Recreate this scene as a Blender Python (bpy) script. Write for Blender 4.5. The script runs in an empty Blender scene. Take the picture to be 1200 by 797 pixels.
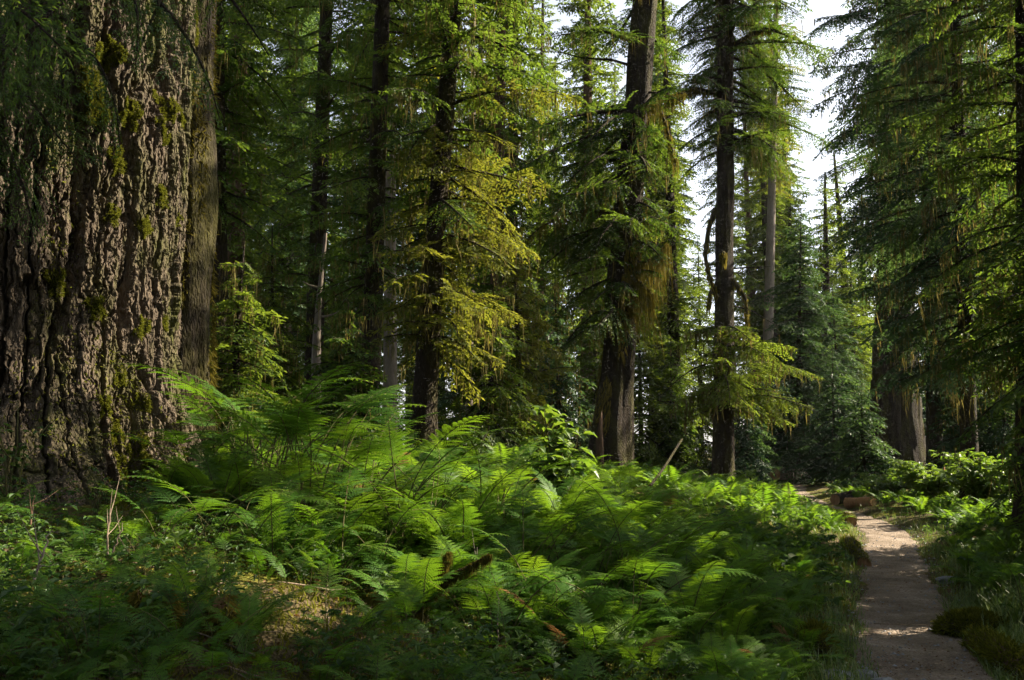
import bpy, math
import numpy as np

# ------------------------------------------------------------------ camera, light, exposure
C = bpy.context.scene
COL = C.collection
F, CX, CY, PITCH = 1039.0, 600.0, 398.5, math.radians(7.2)
CAMZ = 1.65
cam_data = bpy.data.cameras.new('camera')
cam_data.sensor_width = 36.0
cam_data.lens = F / 1200.0 * 36.0
cam_data.clip_start = 0.05
cam_data.clip_end = 3000.0
cam = bpy.data.objects.new('camera', cam_data)
cam.location = (0, 0, CAMZ)
cam.rotation_euler = (math.radians(90) + PITCH, 0, 0)
COL.objects.link(cam)
C.camera = cam

SUN_EL, SUN_AZ = math.radians(35), math.radians(74)   # azimuth clockwise from +Y (the way the camera looks)
world = bpy.data.worlds.new('World')
C.world = world
world.use_nodes = True
wn = world.node_tree
bg = wn.nodes['Background']
sky = wn.nodes.new('ShaderNodeTexSky')
sky.sky_type = 'NISHITA'
sky.sun_disc = False
sky.sun_elevation = SUN_EL
sky.sun_rotation = SUN_AZ
sky.air_density = 1.0
sky.dust_density = 2.0
sky.ozone_density = 1.0
hsv = wn.nodes.new('ShaderNodeHueSaturation')      # desaturated to whiten the sky and keep its fill neutral
hsv.inputs['Saturation'].default_value = 0.42
wn.links.new(sky.outputs[0], hsv.inputs['Color'])
wn.links.new(hsv.outputs[0], bg.inputs[0])
bg.inputs[1].default_value = 0.068

sd = bpy.data.lights.new('sun', 'SUN')
sd.energy = 5.0
sd.angle = math.radians(0.5)
sd.color = (1.0, 0.87, 0.66)
sun = bpy.data.objects.new('sun', sd)
to_sun = (math.sin(SUN_AZ) * math.cos(SUN_EL), math.cos(SUN_AZ) * math.cos(SUN_EL), math.sin(SUN_EL))
import mathutils
sun.rotation_euler = mathutils.Vector(to_sun).to_track_quat('Z', 'Y').to_euler()
sun.location = (30, -10, 40)
COL.objects.link(sun)

C.view_settings.view_transform = 'Standard'
C.view_settings.look = 'None'
C.view_settings.gamma = 1.0
C.view_settings.use_curve_mapping = False
C.view_settings.exposure = 2.25
C.render.engine = 'CYCLES'
cy = C.cycles
cy.max_bounces = 6
cy.diffuse_bounces = 4
cy.glossy_bounces = 2
cy.transmission_bounces = 4
cy.transparent_max_bounces = 4
cy.volume_bounces = 0
cy.caustics_reflective = False
cy.caustics_refractive = False
cy.use_adaptive_sampling = True
cy.adaptive_threshold = 0.02
cy.use_denoising = True
try:
    cy.denoiser = 'OPENIMAGEDENOISE'
except Exception:
    pass

# ------------------------------------------------------------------ helpers
R0 = np.random.default_rng(11)
PI = math.pi


def pt(px, py, d):
    """World point seen at photo pixel (px, py), d metres ahead."""
    u, v = (px - CX) / F, (CY - py) / F
    dy = math.cos(PITCH) - v * math.sin(PITCH)
    dz = math.sin(PITCH) + v * math.cos(PITCH)
    s = d / dy
    return np.array([u * s, d, CAMZ + dz * s])


def smooth(a, b, x):
    t = np.clip((x - a) / (b - a), 0, 1)
    return t * t * (3 - 2 * t)


def _hash(ix, iy, iz, seed):
    h = (ix * 374761393 + iy * 668265263 + iz * 2147483647 + seed * 974634777) & 0xFFFFFFFF
    h = ((h ^ (h >> 13)) * 1274126177) & 0xFFFFFFFF
    h = ((h ^ (h >> 16)) * 2246822519) & 0xFFFFFFFF
    return ((h ^ (h >> 15)) & 0xFFFFFF) / float(0xFFFFFF)


def noise(x, y, z=0.0, seed=0):
    """Smooth value noise in [-1, 1]."""
    x, y, z = np.broadcast_arrays(np.asarray(x, float), np.asarray(y, float), np.asarray(z, float))
    ix, iy, iz = np.floor(x).astype(np.int64), np.floor(y).astype(np.int64), np.floor(z).astype(np.int64)
    fx, fy, fz = x - ix, y - iy, z - iz
    fx, fy, fz = (f * f * f * (f * (f * 6 - 15) + 10) for f in (fx, fy, fz))
    r = 0
    for a in (0, 1):
        wa = fx if a else 1 - fx
        for b in (0, 1):
            wb = fy if b else 1 - fy
            for c in (0, 1):
                wc = fz if c else 1 - fz
                r = r + wa * wb * wc * _hash(ix + a, iy + b, iz + c, seed)
    return r * 2 - 1


def fbm(x, y, z=0.0, seed=0, octs=3):
    r, a, n = 0, 1.0, 0
    for i in range(octs):
        r = r + a * noise(x * 2 ** i, y * 2 ** i, np.asarray(z) * 2 ** i, seed + i * 17)
        n += a
        a *= 0.5
    return r / n


PY = np.array([-60, -5, 0, 6.4, 8, 10, 14.3, 18, 21.4, 28.6, 36, 60, 400.])
PX = np.array([-20, -0.5, 1.2, 2.98, 3.5, 4.3, 6.0, 7.55, 8.4, 9.6, 11.4, 19, 150.])


def pathx(y):
    y = np.asarray(y, float)
    return (np.interp(y - 1.2, PY, PX) + np.interp(y, PY, PX) + np.interp(y + 1.2, PY, PX)) / 3


def ground(x, y):
    x, y = np.asarray(x, float), np.asarray(y, float)
    s = pathx(y) - x
    left = np.interp(s, [0.5, 1.1, 1.7, 2.6, 3.4, 4.5, 7, 12, 30], [0, .16, .36, .56, .74, .98, 1.38, 1.45, 1.2])
    far = 1 - 0.5 * smooth(9, 30, y)
    right = np.interp(-s, [0.5, 0.9, 1.6, 5, 20], [0, .1, .16, .42, .7])
    edge = smooth(0.45, 1.5, np.abs(s))
    n = 0.13 * fbm(x / 1.9, y / 1.9, 0, 3, 3) + 0.05 * fbm(x / .45, y / .45, 0, 9, 2)
    return left * far + right + n * edge + 0.012 * noise(x / .5, y / .5, 0, 5) * (1 - edge)


def cells(x, y, seed):
    """Cell pattern: distance to the nearest border and a number per cell."""
    ix, iy = np.floor(x).astype(np.int64), np.floor(y).astype(np.int64)
    f1 = np.full(x.shape, 9.0)
    f2 = np.full(x.shape, 9.0)
    idn = np.zeros(x.shape)
    for a in (-1, 0, 1):
        for b in (-1, 0, 1):
            px_, py_ = ix + a, iy + b
            jx = px_ + .5 + .45 * (_hash(px_, py_, px_ * 0, seed) * 2 - 1)
            jy = py_ + .5 + .45 * (_hash(px_, py_, px_ * 0 + 7, seed) * 2 - 1)
            dd = np.hypot(x - jx, y - jy)
            near = dd < f1
            f2 = np.where(near, f1, np.minimum(f2, dd))
            idn = np.where(near, _hash(px_, py_, px_ * 0 + 3, seed), idn)
            f1 = np.where(near, dd, f1)
    return f2 - f1, idn


class Geo:
    """Collects quads and builds them as ONE mesh object."""

    def __init__(self):
        self.v, self.q, self.t, self.m, self.n = [], [], [], [], 0

    def add(self, V, Q, tint=0.5, mat=0):
        V = np.asarray(V, np.float32).reshape(-1, 3)
        Q = np.asarray(Q, np.int64).reshape(-1, 4)
        self.v.append(V)
        self.q.append(Q + self.n)
        t = np.empty(len(V), np.float32)
        t[:] = tint
        self.t.append(t)
        self.m.append(np.full(len(Q), mat, np.int32))
        self.n += len(V)

    def quads(self, K, tint=0.5, mat=0):
        """K: (n, 4, 3); tint per quad."""
        K = np.asarray(K, np.float32)
        n = len(K)
        if n == 0:
            return
        t = np.repeat(np.broadcast_to(np.asarray(tint, np.float32), (n,)), 4)
        self.add(K.reshape(-1, 3), np.arange(n * 4).reshape(n, 4), t, mat)

    def mesh(self, name, mats, shade_smooth=False):
        V = np.concatenate(self.v)
        Q = np.concatenate(self.q)
        me = bpy.data.meshes.new(name)
        me.vertices.add(len(V))
        me.vertices.foreach_set('co', V.ravel())
        me.loops.add(Q.size)
        me.loops.foreach_set('vertex_index', Q.ravel().astype(np.int32))
        me.polygons.add(len(Q))
        me.polygons.foreach_set('loop_start', (np.arange(len(Q)) * 4).astype(np.int32))
        me.polygons.foreach_set('loop_total', np.full(len(Q), 4, np.int32))
        for m in (mats if isinstance(mats, (list, tuple)) else [mats]):
            me.materials.append(m)
        me.polygons.foreach_set('material_index', np.concatenate(self.m))
        me.polygons.foreach_set('use_smooth', np.full(len(Q), bool(shade_smooth)))
        a = me.attributes.new('tint', 'FLOAT', 'POINT')
        a.data.foreach_set('value', np.concatenate(self.t))
        me.update(calc_edges=True)
        return me

    def obj(self, name, mats, parent=None, shade_smooth=False):
        o = bpy.data.objects.new(name, self.mesh(name, mats, shade_smooth))
        COL.objects.link(o)
        if parent:
            o.parent = parent
        return o


def tag(o, label=None, cat=None, group=None, kind=None):
    if label: o['label'] = label
    if cat: o['category'] = cat
    if group: o['group'] = group
    if kind: o['kind'] = kind
    return o


def thing(name, label, cat, loc, group=None):
    o = bpy.data.objects.new(name, None)
    o.empty_display_size = 0.2
    o.location = [float(a) for a in loc]
    COL.objects.link(o)
    return tag(o, label, cat, group)


def child(name, me, parent, loc=(0, 0, 0), rot=(0, 0, 0), sc=1.0):
    o = bpy.data.objects.new(name, me)
    COL.objects.link(o)
    o.parent = parent
    o.location = [float(a) for a in loc]
    o.rotation_euler = [float(a) for a in rot]
    o.scale = (sc, sc, sc)
    return o


def norm(v):
    return v / np.maximum(np.linalg.norm(v, axis=-1, keepdims=True), 1e-9)


def tube(P, r, n=6, cap=False):
    """Swept tube through points P with radii r: vertices, quads."""
    P = np.asarray(P, float)
    r = np.broadcast_to(np.asarray(r, float), (len(P),))
    T = norm(np.gradient(P, axis=0))
    ref = np.array([0, 0, 1.0]) if abs(T[:, 2]).mean() < 0.75 else np.array([1.0, 0, 0])
    A = norm(np.cross(T, ref))
    B = np.cross(T, A)
    th = np.linspace(0, 2 * PI, n, endpoint=False)
    V = P[:, None] + r[:, None, None] * (np.cos(th)[None, :, None] * A[:, None] + np.sin(th)[None, :, None] * B[:, None])
    k = len(P)
    i, j = np.meshgrid(np.arange(k - 1), np.arange(n), indexing='ij')
    Q = np.stack([i * n + j, i * n + (j + 1) % n, (i + 1) * n + (j + 1) % n, (i + 1) * n + j], -1).reshape(-1, 4)
    V = V.reshape(-1, 3)
    if cap:
        V = np.concatenate([V, P[-1:], P[:1]])
        e = (k - 1) * n
        c, c0 = k * n, k * n + 1
        capq = [[e + a, e + (a + 1) % n, c, c] for a in range(n)]
        V = V
        Q2 = [[e + a, e + a + 1, e + (a + 2) % n, c] for a in range(0, n - 1, 2)]
        Q3 = [[(a + 2) % n, a + 1, a, c0] for a in range(0, n - 1, 2)]
        Q = np.concatenate([Q, np.array(Q2 + Q3)])
    return V, Q


# ------------------------------------------------------------------ materials
def nodes(name):
    m = bpy.data.materials.new(name)
    m.use_nodes = True
    nt = m.node_tree
    for n in list(nt.nodes):
        nt.nodes.remove(n)
    out = nt.nodes.new('ShaderNodeOutputMaterial')
    return m, nt, out


def N(nt, typ, **kw):
    n = nt.nodes.new(typ)
    for k, v in kw.items():
        if k.startswith('i_'):
            n.inputs[int(k[2:]) if k[2:].isdigit() else k[2:]].default_value = v
        else:
            setattr(n, k, v)
    return n


def ramp(nt, stops):
    r = nt.nodes.new('ShaderNodeValToRGB')
    e = r.color_ramp.elements
    e[0].position, e[0].color = stops[0][0], (*stops[0][1], 1)
    e[1].position, e[1].color = stops[-1][0], (*stops[-1][1], 1)
    for p, c in stops[1:-1]:
        x = e.new(p)
        x.color = (*c, 1)
    return r


def leaf_mat(name, stops, trans, tfac=0.4, gloss=0.05, rough=0.45, objvar=0.06):
    m, nt, out = nodes(name)
    at = N(nt, 'ShaderNodeAttribute', attribute_name='tint')
    oi = N(nt, 'ShaderNodeObjectInfo')
    mul = N(nt, 'ShaderNodeMath', operation='MULTIPLY_ADD')
    mul.inputs[1].default_value = objvar * 4
    nt.links.new(oi.outputs['Random'], mul.inputs[0])
    sub = N(nt, 'ShaderNodeMath', operation='SUBTRACT')
    sub.inputs[1].default_value = objvar * 2
    nt.links.new(at.outputs['Fac'], mul.inputs[2])
    nt.links.new(mul.outputs[0], sub.inputs[0])
    r = ramp(nt, stops)
    nt.links.new(sub.outputs[0], r.inputs[0])
    rt = ramp(nt, [(0, trans[0]), (1, trans[1])])
    nt.links.new(sub.outputs[0], rt.inputs[0])
    d = N(nt, 'ShaderNodeBsdfDiffuse')
    t = N(nt, 'ShaderNodeBsdfTranslucent')
    nt.links.new(r.outputs[0], d.inputs[0])
    nt.links.new(rt.outputs[0], t.inputs[0])
    mx = N(nt, 'ShaderNodeMixShader', i_0=tfac)
    nt.links.new(d.outputs[0], mx.inputs[1])
    nt.links.new(t.outputs[0], mx.inputs[2])
    g = N(nt, 'ShaderNodeBsdfGlossy')
    g.inputs['Roughness'].default_value = rough
    m2 = N(nt, 'ShaderNodeMixShader', i_0=gloss)
    nt.links.new(mx.outputs[0], m2.inputs[1])
    nt.links.new(g.outputs[0], m2.inputs[2])
    nt.links.new(m2.outputs[0], out.inputs[0])
    return m


def bark_mat(name, dark, light, moss=(0.07, 0.075, 0.015), moss_amt=0.4, scale=1.0, stretch=0.16, bump=0.5, dist=0.03):
    m, nt, out = nodes(name)
    tc = N(nt, 'ShaderNodeTexCoord')
    mp = N(nt, 'ShaderNodeMapping')
    mp.inputs['Scale'].default_value = (scale, scale, scale * stretch)
    nt.links.new(tc.outputs['Object'], mp.inputs[0])
    n1 = N(nt, 'ShaderNodeTexNoise', i_Scale=9.0, i_Detail=6.0, i_Roughness=0.65)
    n2 = N(nt, 'ShaderNodeTexNoise', i_Scale=28.0, i_Detail=4.0, i_Roughness=0.7)
    v = N(nt, 'ShaderNodeTexVoronoi', feature='DISTANCE_TO_EDGE', i_Scale=14.0)
    for n in (n1, n2, v):
        nt.links.new(mp.outputs[0], n.inputs['Vector'])
    r = ramp(nt, [(0.28, dark), (0.52, tuple(0.5 * (a + b) for a, b in zip(dark, light))), (0.74, light)])
    ad = N(nt, 'ShaderNodeMath', operation='MULTIPLY_ADD')
    ad.inputs[1].default_value = 0.45
    nt.links.new(n2.outputs[0], ad.inputs[0])
    hm = N(nt, 'ShaderNodeMath', operation='MULTIPLY')
    hm.inputs[1].default_value = 0.55
    nt.links.new(n1.outputs[0], hm.inputs[0])
    nt.links.new(hm.outputs[0], ad.inputs[2])
    nt.links.new(ad.outputs[0], r.inputs[0])
    # moss in large patches of its own
    mp2 = N(nt, 'ShaderNodeMapping')
    mp2.inputs['Scale'].default_value = (1.6, 1.6, 0.5)
    nt.links.new(tc.outputs['Object'], mp2.inputs[0])
    nm = N(nt, 'ShaderNodeTexNoise', i_Scale=1.6, i_Detail=7.0, i_Roughness=0.7)
    nt.links.new(mp2.outputs[0], nm.inputs['Vector'])
    rm = ramp(nt, [(max(0.0, 0.66 - 0.5 * moss_amt), (0, 0, 0)), (0.80 - 0.42 * moss_amt, (1, 1, 1))])
    nt.links.new(nm.outputs[0], rm.inputs[0])
    mix = N(nt, 'ShaderNodeMix', data_type='RGBA')
    nt.links.new(rm.outputs[0], mix.inputs[0])
    nt.links.new(r.outputs[0], mix.inputs[6])
    mc = ramp(nt, [(0.3, tuple(a * 0.6 for a in moss)), (0.7, tuple(a * 1.3 for a in moss))])
    nt.links.new(n2.outputs[0], mc.inputs[0])
    nt.links.new(mc.outputs[0], mix.inputs[7])
    b = N(nt, 'ShaderNodeBsdfPrincipled')
    b.inputs['Roughness'].default_value = 0.9
    b.inputs['Specular IOR Level'].default_value = 0.15
    nt.links.new(mix.outputs[2], b.inputs['Base Color'])
    hs = N(nt, 'ShaderNodeMath', operation='MULTIPLY_ADD')
    nt.links.new(v.outputs['Distance'], hs.inputs[0])
    hs.inputs[1].default_value = 1.4
    nt.links.new(ad.outputs[0], hs.inputs[2])
    bp = N(nt, 'ShaderNodeBump', i_Strength=bump, i_Distance=dist)
    nt.links.new(hs.outputs[0], bp.inputs['Height'])
    nt.links.new(bp.outputs[0], b.inputs['Normal'])
    nt.links.new(b.outputs[0], out.inputs[0])
    return m


def ground_mat(name, cols, scale, bump, dist, fine=60.0, patch=None):
    m, nt, out = nodes(name)
    tc = N(nt, 'ShaderNodeTexCoord')
    n1 = N(nt, 'ShaderNodeTexNoise', i_Scale=scale, i_Detail=7.0, i_Roughness=0.65)
    n2 = N(nt, 'ShaderNodeTexNoise', i_Scale=fine, i_Detail=4.0, i_Roughness=0.75)
    v = N(nt, 'ShaderNodeTexVoronoi', i_Scale=fine * 0.9)
    for n in (n1, n2, v):
        nt.links.new(tc.outputs['Object'], n.inputs['Vector'])
    r = ramp(nt, cols)
    ad = N(nt, 'ShaderNodeMath', operation='MULTIPLY_ADD')
    ad.inputs[1].default_value = 0.5
    hm = N(nt, 'ShaderNodeMath', operation='MULTIPLY')
    hm.inputs[1].default_value = 0.55
    nt.links.new(n1.outputs[0], hm.inputs[0])
    nt.links.new(n2.outputs[0], ad.inputs[0])
    nt.links.new(hm.outputs[0], ad.inputs[2])
    nt.links.new(ad.outputs[0], r.inputs[0])
    b = N(nt, 'ShaderNodeBsdfPrincipled')
    b.inputs['Roughness'].default_value = 0.95
    b.inputs['Specular IOR Level'].default_value = 0.1
    col = r.outputs[0]
    if patch:
        np_ = N(nt, 'ShaderNodeTexNoise', i_Scale=1.1, i_Detail=5.0, i_Roughness=0.6)
        nt.links.new(tc.outputs['Object'], np_.inputs['Vector'])
        rp = ramp(nt, [(0.46, (0, 0, 0)), (0.58, (1, 1, 1))])
        nt.links.new(np_.outputs[0], rp.inputs[0])
        r2 = ramp(nt, patch)
        nt.links.new(ad.outputs[0], r2.inputs[0])
        mx = N(nt, 'ShaderNodeMix', data_type='RGBA')
        nt.links.new(rp.outputs[0], mx.inputs[0])
        nt.links.new(col, mx.inputs[6])
        nt.links.new(r2.outputs[0], mx.inputs[7])
        col = mx.outputs[2]
    nt.links.new(col, b.inputs['Base Color'])
    hs = N(nt, 'ShaderNodeMath', operation='ADD')
    nt.links.new(v.outputs['Distance'], hs.inputs[0])
    nt.links.new(ad.outputs[0], hs.inputs[1])
    bp = N(nt, 'ShaderNodeBump', i_Strength=bump, i_Distance=dist)
    nt.links.new(hs.outputs[0], bp.inputs['Height'])
    nt.links.new(bp.outputs[0], b.inputs['Normal'])
    nt.links.new(b.outputs[0], out.inputs[0])
    return m


M = {}
M['floor'] = ground_mat('forest_floor', [(0.3, (.018, .014, .008)), (0.48, (.055, .042, .022)), (0.62, (.10, .075, .04)), (0.75, (.16, .12, .07))],
                        3.0, 1.0, 0.03, 45.0, [(0.3, (.03, .035, .006)), (0.5, (.085, .085, .012)), (0.72, (.20, .17, .03))])
M['path'] = ground_mat('packed_dirt', [(0.34, (.050, .038, .028)), (0.46, (.145, .112, .085)), (0.56, (.225, .178, .140)), (0.70, (.40, .34, .285))],
                       1.6, 1.0, 0.03, 48.0)
M['bark_giant'] = bark_mat('bark_giant', (.013, .010, .007), (.135, .104, .075), moss=(.050, .052, .012), moss_amt=0.36, scale=2.2, stretch=0.3, bump=1.0, dist=0.025)
M['bark_moss'] = bark_mat('bark_mossy', (.014, .010, .007), (.055, .042, .030), moss=(.042, .038, .009), moss_amt=0.55, stretch=.34, dist=.05, scale=2.2, bump=0.8)
M['bark_dark'] = bark_mat('bark_dark', (.008, .006, .0045), (.036, .025, .018), moss=(.040, .038, .009), moss_amt=0.42, scale=2.2, stretch=.26, bump=1.0, dist=.05)
M['bark_red'] = bark_mat('bark_reddish', (.030, .018, .012), (.13, .08, .05), moss_amt=0.15, scale=1.6, bump=0.8)
M['bark_pale'] = bark_mat('bark_pale', (.06, .050, .041), (.22, .185, .155), moss_amt=0.3, scale=1.4, bump=0.6)
M['wood'] = bark_mat('broken_wood', (.12, .06, .03), (.42, .25, .13), moss_amt=0.1, scale=3, bump=0.6)
M['twig'] = bark_mat('dry_twig', (.06, .045, .03), (.26, .20, .15), moss_amt=0.1, scale=6, bump=0.3)
M['moss'] = leaf_mat('moss_strands', [(0, (.055, .05, .010)), (.5, (.12, .10, .018)), (1, (.20, .155, .032))],
                     [(.065, .058, .010), (.18, .145, .025)], 0.4, 0.0)
M['green_moss'] = leaf_mat('green_moss', [(0, (.045, .055, .008)), (.5, (.09, .10, .013)), (1, (.16, .155, .024))],
                          [(.06, .07, .008), (.18, .18, .02)], 0.4, 0.0)
M['sunny'] = leaf_mat('sunlit_needles', [(0, (.022, .045, .010)), (.5, (.045, .080, .014)), (1, (.09, .13, .020))],  # brighter hemlock needles, sunlight put into the leaf colour
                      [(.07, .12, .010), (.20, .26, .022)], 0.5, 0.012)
M['lichen'] = leaf_mat('hanging_lichen', [(0, (.05, .048, .018)), (.5, (.11, .098, .038)), (1, (.18, .155, .06))],
                       [(.07, .062, .016), (.20, .165, .045)], 0.45, 0.0)
M['hemlock'] = leaf_mat('hemlock_needles', [(0, (.016, .036, .010)), (.5, (.034, .068, .014)), (1, (.075, .115, .018))],
                        [(.04, .085, .008), (.15, .22, .020)], 0.48, 0.015)
M['spruce'] = leaf_mat('spruce_and_shaded_needles', [(0, (.014, .034, .018)), (.5, (.026, .060, .028)), (1, (.055, .10, .035))],  # also on shaded hemlocks, putting their shade into the leaf colour
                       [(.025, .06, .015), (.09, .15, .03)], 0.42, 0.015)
M['golden'] = leaf_mat('yellow_green_needles', [(0, (.030, .048, .009)), (.5, (.066, .084, .013)), (1, (.120, .130, .020))],
                       [(.075, .105, .009), (.205, .205, .020)], 0.5, 0.01)
M['fern'] = leaf_mat('fern_leaf', [(0, (.020, .060, .009)), (.5, (.045, .118, .011)), (1, (.100, .175, .015))],
                     [(.060, .165, .009), (.205, .335, .014)], 0.5, 0.02, 0.5)
M['stem'] = bark_mat('fern_stem', (.03, .028, .012), (.09, .085, .03), moss_amt=0.0, scale=8, bump=0.1)
M['herb'] = leaf_mat('herb_leaf', [(0, (.018, .045, .013)), (.5, (.036, .080, .018)), (1, (.085, .13, .022))],
                     [(.04, .10, .014), (.13, .21, .022)], 0.42, 0.02, 0.5)
M['shrub'] = leaf_mat('shrub_leaf', [(0, (.04, .085, .014)), (.5, (.075, .14, .018)), (1, (.13, .18, .025))],
                      [(.09, .18, .012), (.20, .28, .022)], 0.48, 0.06, 0.4)
M['grass'] = leaf_mat('grass_blade', [(0, (.035, .075, .014)), (.5, (.07, .13, .022)), (1, (.15, .19, .04))],
                      [(.06, .13, .015), (.18, .24, .035)], 0.4, 0.05)
M['dead'] = leaf_mat('dead_leaf', [(0, (.07, .035, .014)), (.5, (.15, .075, .03)), (1, (.26, .15, .06))],
                     [(.10, .045, .014), (.24, .12, .04)], 0.35, 0.02)
M['rock'] = ground_mat('grey_rock', [(0.3, (.07, .075, .085)), (0.5, (.16, .165, .18)), (0.75, (.32, .32, .33))], 6.0, 0.6, 0.02, 30.0)

# ------------------------------------------------------------------ ground and path
def axis_lines(lo, hi, step, out_lo, out_hi, grow=1.16):
    a = list(np.arange(lo, hi, step))
    s, x = step, lo
    left = []
    while x > out_lo:
        s *= grow
        x -= s
        left.append(x)
    s, x = step, a[-1]
    right = []
    while x < out_hi:
        s *= grow
        x += s
        right.append(x)
    return np.array(left[::-1] + a + right)


def grid_quads(nx, ny):
    i, j = np.meshgrid(np.arange(nx - 1), np.arange(ny - 1), indexing='ij')
    return np.stack([i * ny + j, (i + 1) * ny + j, (i + 1) * ny + j + 1, i * ny + j + 1], -1).reshape(-1, 4)


gxs = axis_lines(-8, 14, 0.09, -450, 450)
gys = axis_lines(1, 26, 0.09, -120, 900)
X, Y = np.meshgrid(gxs, gys, indexing='ij')
g = Geo()
g.add(np.stack([X, Y, ground(X, Y)], -1), grid_quads(len(gxs), len(gys)))
tag(g.obj('forest_ground', M['floor'], shade_smooth=True), 'mossy brown forest floor rising to a bank on one side', 'ground', kind='structure')

ys = np.arange(-3, 60, 0.05)
cs = np.linspace(-1, 1, 17)
V = []
for k, c in enumerate(cs):
    w = 0.5 + 0.07 * noise(ys / 1.1, 7.3 + np.sign(c), 0, 21) + 0.05 * noise(ys / .3, 1.3 + np.sign(c), 0, 22) + 0.035 * noise(ys / .11, 4.3 + np.sign(c), 0, 23) + 0.10 * smooth(12, 6, ys)
    x = pathx(ys) + c * w
    z = ground(x, ys) + 0.014 + 0.012 * noise(x / .25, ys / .25, 0, 31) - 0.035 * (abs(c) > .99) - 0.02 * (1 - c * c)*0 
    V.append(np.stack([x, ys, z], -1))
g = Geo()
g.add(np.stack(V), grid_quads(17, len(ys)))
tag(g.obj('trail', M['path'], shade_smooth=True), 'narrow packed dirt trail winding away between the ferns', 'path', kind='structure')

# ------------------------------------------------------------------ conifer branches
LOD = {   # spacing of side twigs, spacing of sprigs, sprig length, sprig width
    'near': (.075, .036, .075, .017),
    'hi': (.11, .055, .12, .040),
    'mid': (.17, .10, .20, .072),
    'low': (.22, .135, .27, .105),
}


def branch_template(L, lod, seed, droop=0.22):
    """A flat lacy conifer bough along +X: sprig quads (n,4,3), their tints, the wood's axis, points where moss hangs."""
    r = np.random.default_rng(seed)
    sp, ls, ll, lw = LOD[lod]
    ph = r.uniform(0, 6)

    def axis(t):
        t = np.asarray(t, float)
        return np.stack([L * t * (1 - .06 * t), .05 * L * np.sin(ph + 3.2 * t) * t, .10 * L * t - droop * L * t ** 2], -1)
    ts = np.arange(0.12, 0.995, sp / L)
    K, tint, hang = [], [], [axis(np.linspace(.15, 1, 6))]
    up = np.array([0, 0, 1.0])
    for t in ts:
        tang = norm(axis(t + .01) - axis(t - .01))
        for s in (-1, 1):
            if r.random() < .10:
                continue
            l = (0.46 * L * (1 - t) ** .72 * min(1, (t + .05) / .30) ** .6 + .10) * r.uniform(.55, 1.2)
            l = min(l, 1.3)
            a = math.radians(r.uniform(46, 66))
            side = norm(np.cross(up, tang)) * s
            d = norm(math.cos(a) * tang + math.sin(a) * side + up * r.uniform(-.42, .02))
            n = max(2, int(l / ls))
            f = (np.arange(n) + r.random(n) * .6) / n
            base = axis(t) + d * (f * l)[:, None] - up * (.22 * l * f ** 2)[:, None] + side * 0
            hang.append(base[n // 2:n // 2 + 1])
            lat = norm(np.cross(d, up))
            ltint = r.uniform(.1, .75)
            for q in (-1, 1):
                b = math.radians(48) + r.normal(0, .18, n)
                ld = norm(np.cos(b)[:, None] * d + (np.sin(b) * q)[:, None] * lat + up * (r.normal(-.14, .16, n))[:, None])
                le = ll * (1 - .45 * f) * r.uniform(.7, 1.3, n)
                wd = lw * r.uniform(.75, 1.25, n)
                nn = norm(up + r.normal(0, .35, (n, 3)))
                sd_ = norm(np.cross(ld, nn))
                mid = base + ld * (le * .42)[:, None]
                tip = base + ld * le[:, None] - up * (le * .12)[:, None]
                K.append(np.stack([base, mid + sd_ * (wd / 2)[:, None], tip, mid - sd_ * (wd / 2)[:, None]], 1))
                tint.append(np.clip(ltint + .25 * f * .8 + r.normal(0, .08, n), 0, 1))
    return np.concatenate(K), np.concatenate(tint), axis(np.linspace(0, 1, 7)), np.concatenate(hang), L


LIB = {}
for lod in ('near', 'hi', 'mid', 'low'):
    LIB[lod] = [branch_template(L, lod, 100 * k + int(L * 10), .24 + .10 * k)
                for L in ((0.8, 1.4, 2.2) if lod == 'near' else (0.7, 1.3, 2.1, 3.0, 4.2)) for k in range(3)]


def rot_branch(A, roll, pitch, yaw):
    shp = A.shape
    P = A.reshape(-1, 3)
    c, s = math.cos(roll), math.sin(roll)
    P = np.stack([P[:, 0], c * P[:, 1] - s * P[:, 2], s * P[:, 1] + c * P[:, 2]], -1)
    c, s = math.cos(pitch), math.sin(pitch)
    P = np.stack([c * P[:, 0] - s * P[:, 2], P[:, 1], s * P[:, 0] + c * P[:, 2]], -1)
    c, s = math.cos(yaw), math.sin(yaw)
    P = np.stack([c * P[:, 0] - s * P[:, 1], s * P[:, 0] + c * P[:, 1], P[:, 2]], -1)
    return P.reshape(shp)


def strands(g, pts, r, lmin, lmax, w, tint=(0, 1), per=1, spread=.03):
    """Moss and lichen hanging from points: tapering ribbons of two quads."""
    pts = np.repeat(np.asarray(pts, float), per, axis=0)
    n = len(pts)
    if n == 0:
        return
    pts = pts + r.normal(0, spread, (n, 3)) * [1, 1, .4]
    l = lmin + (lmax - lmin) * r.random(n) ** 2.2
    ang = r.uniform(0, 2 * PI, n)
    s = np.stack([np.cos(ang), np.sin(ang), np.zeros(n)], -1) * (w * r.uniform(.5, 1.3, n) / 2)[:, None]
    m = pts + np.stack([r.normal(0, .05, n) * l, r.normal(0, .05, n) * l, -l * .5], -1)
    e = m + np.stack([r.normal(0, .07, n) * l, r.normal(0, .07, n) * l, -l * .5], -1)
    t = r.uniform(*tint, n)
    g.quads(np.stack([pts - s * .7, pts + s * .7, m + s, m - s], 1), t)
    g.quads(np.stack([m - s, m + s, e + s * .12, e - s * .12], 1), t)


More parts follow.
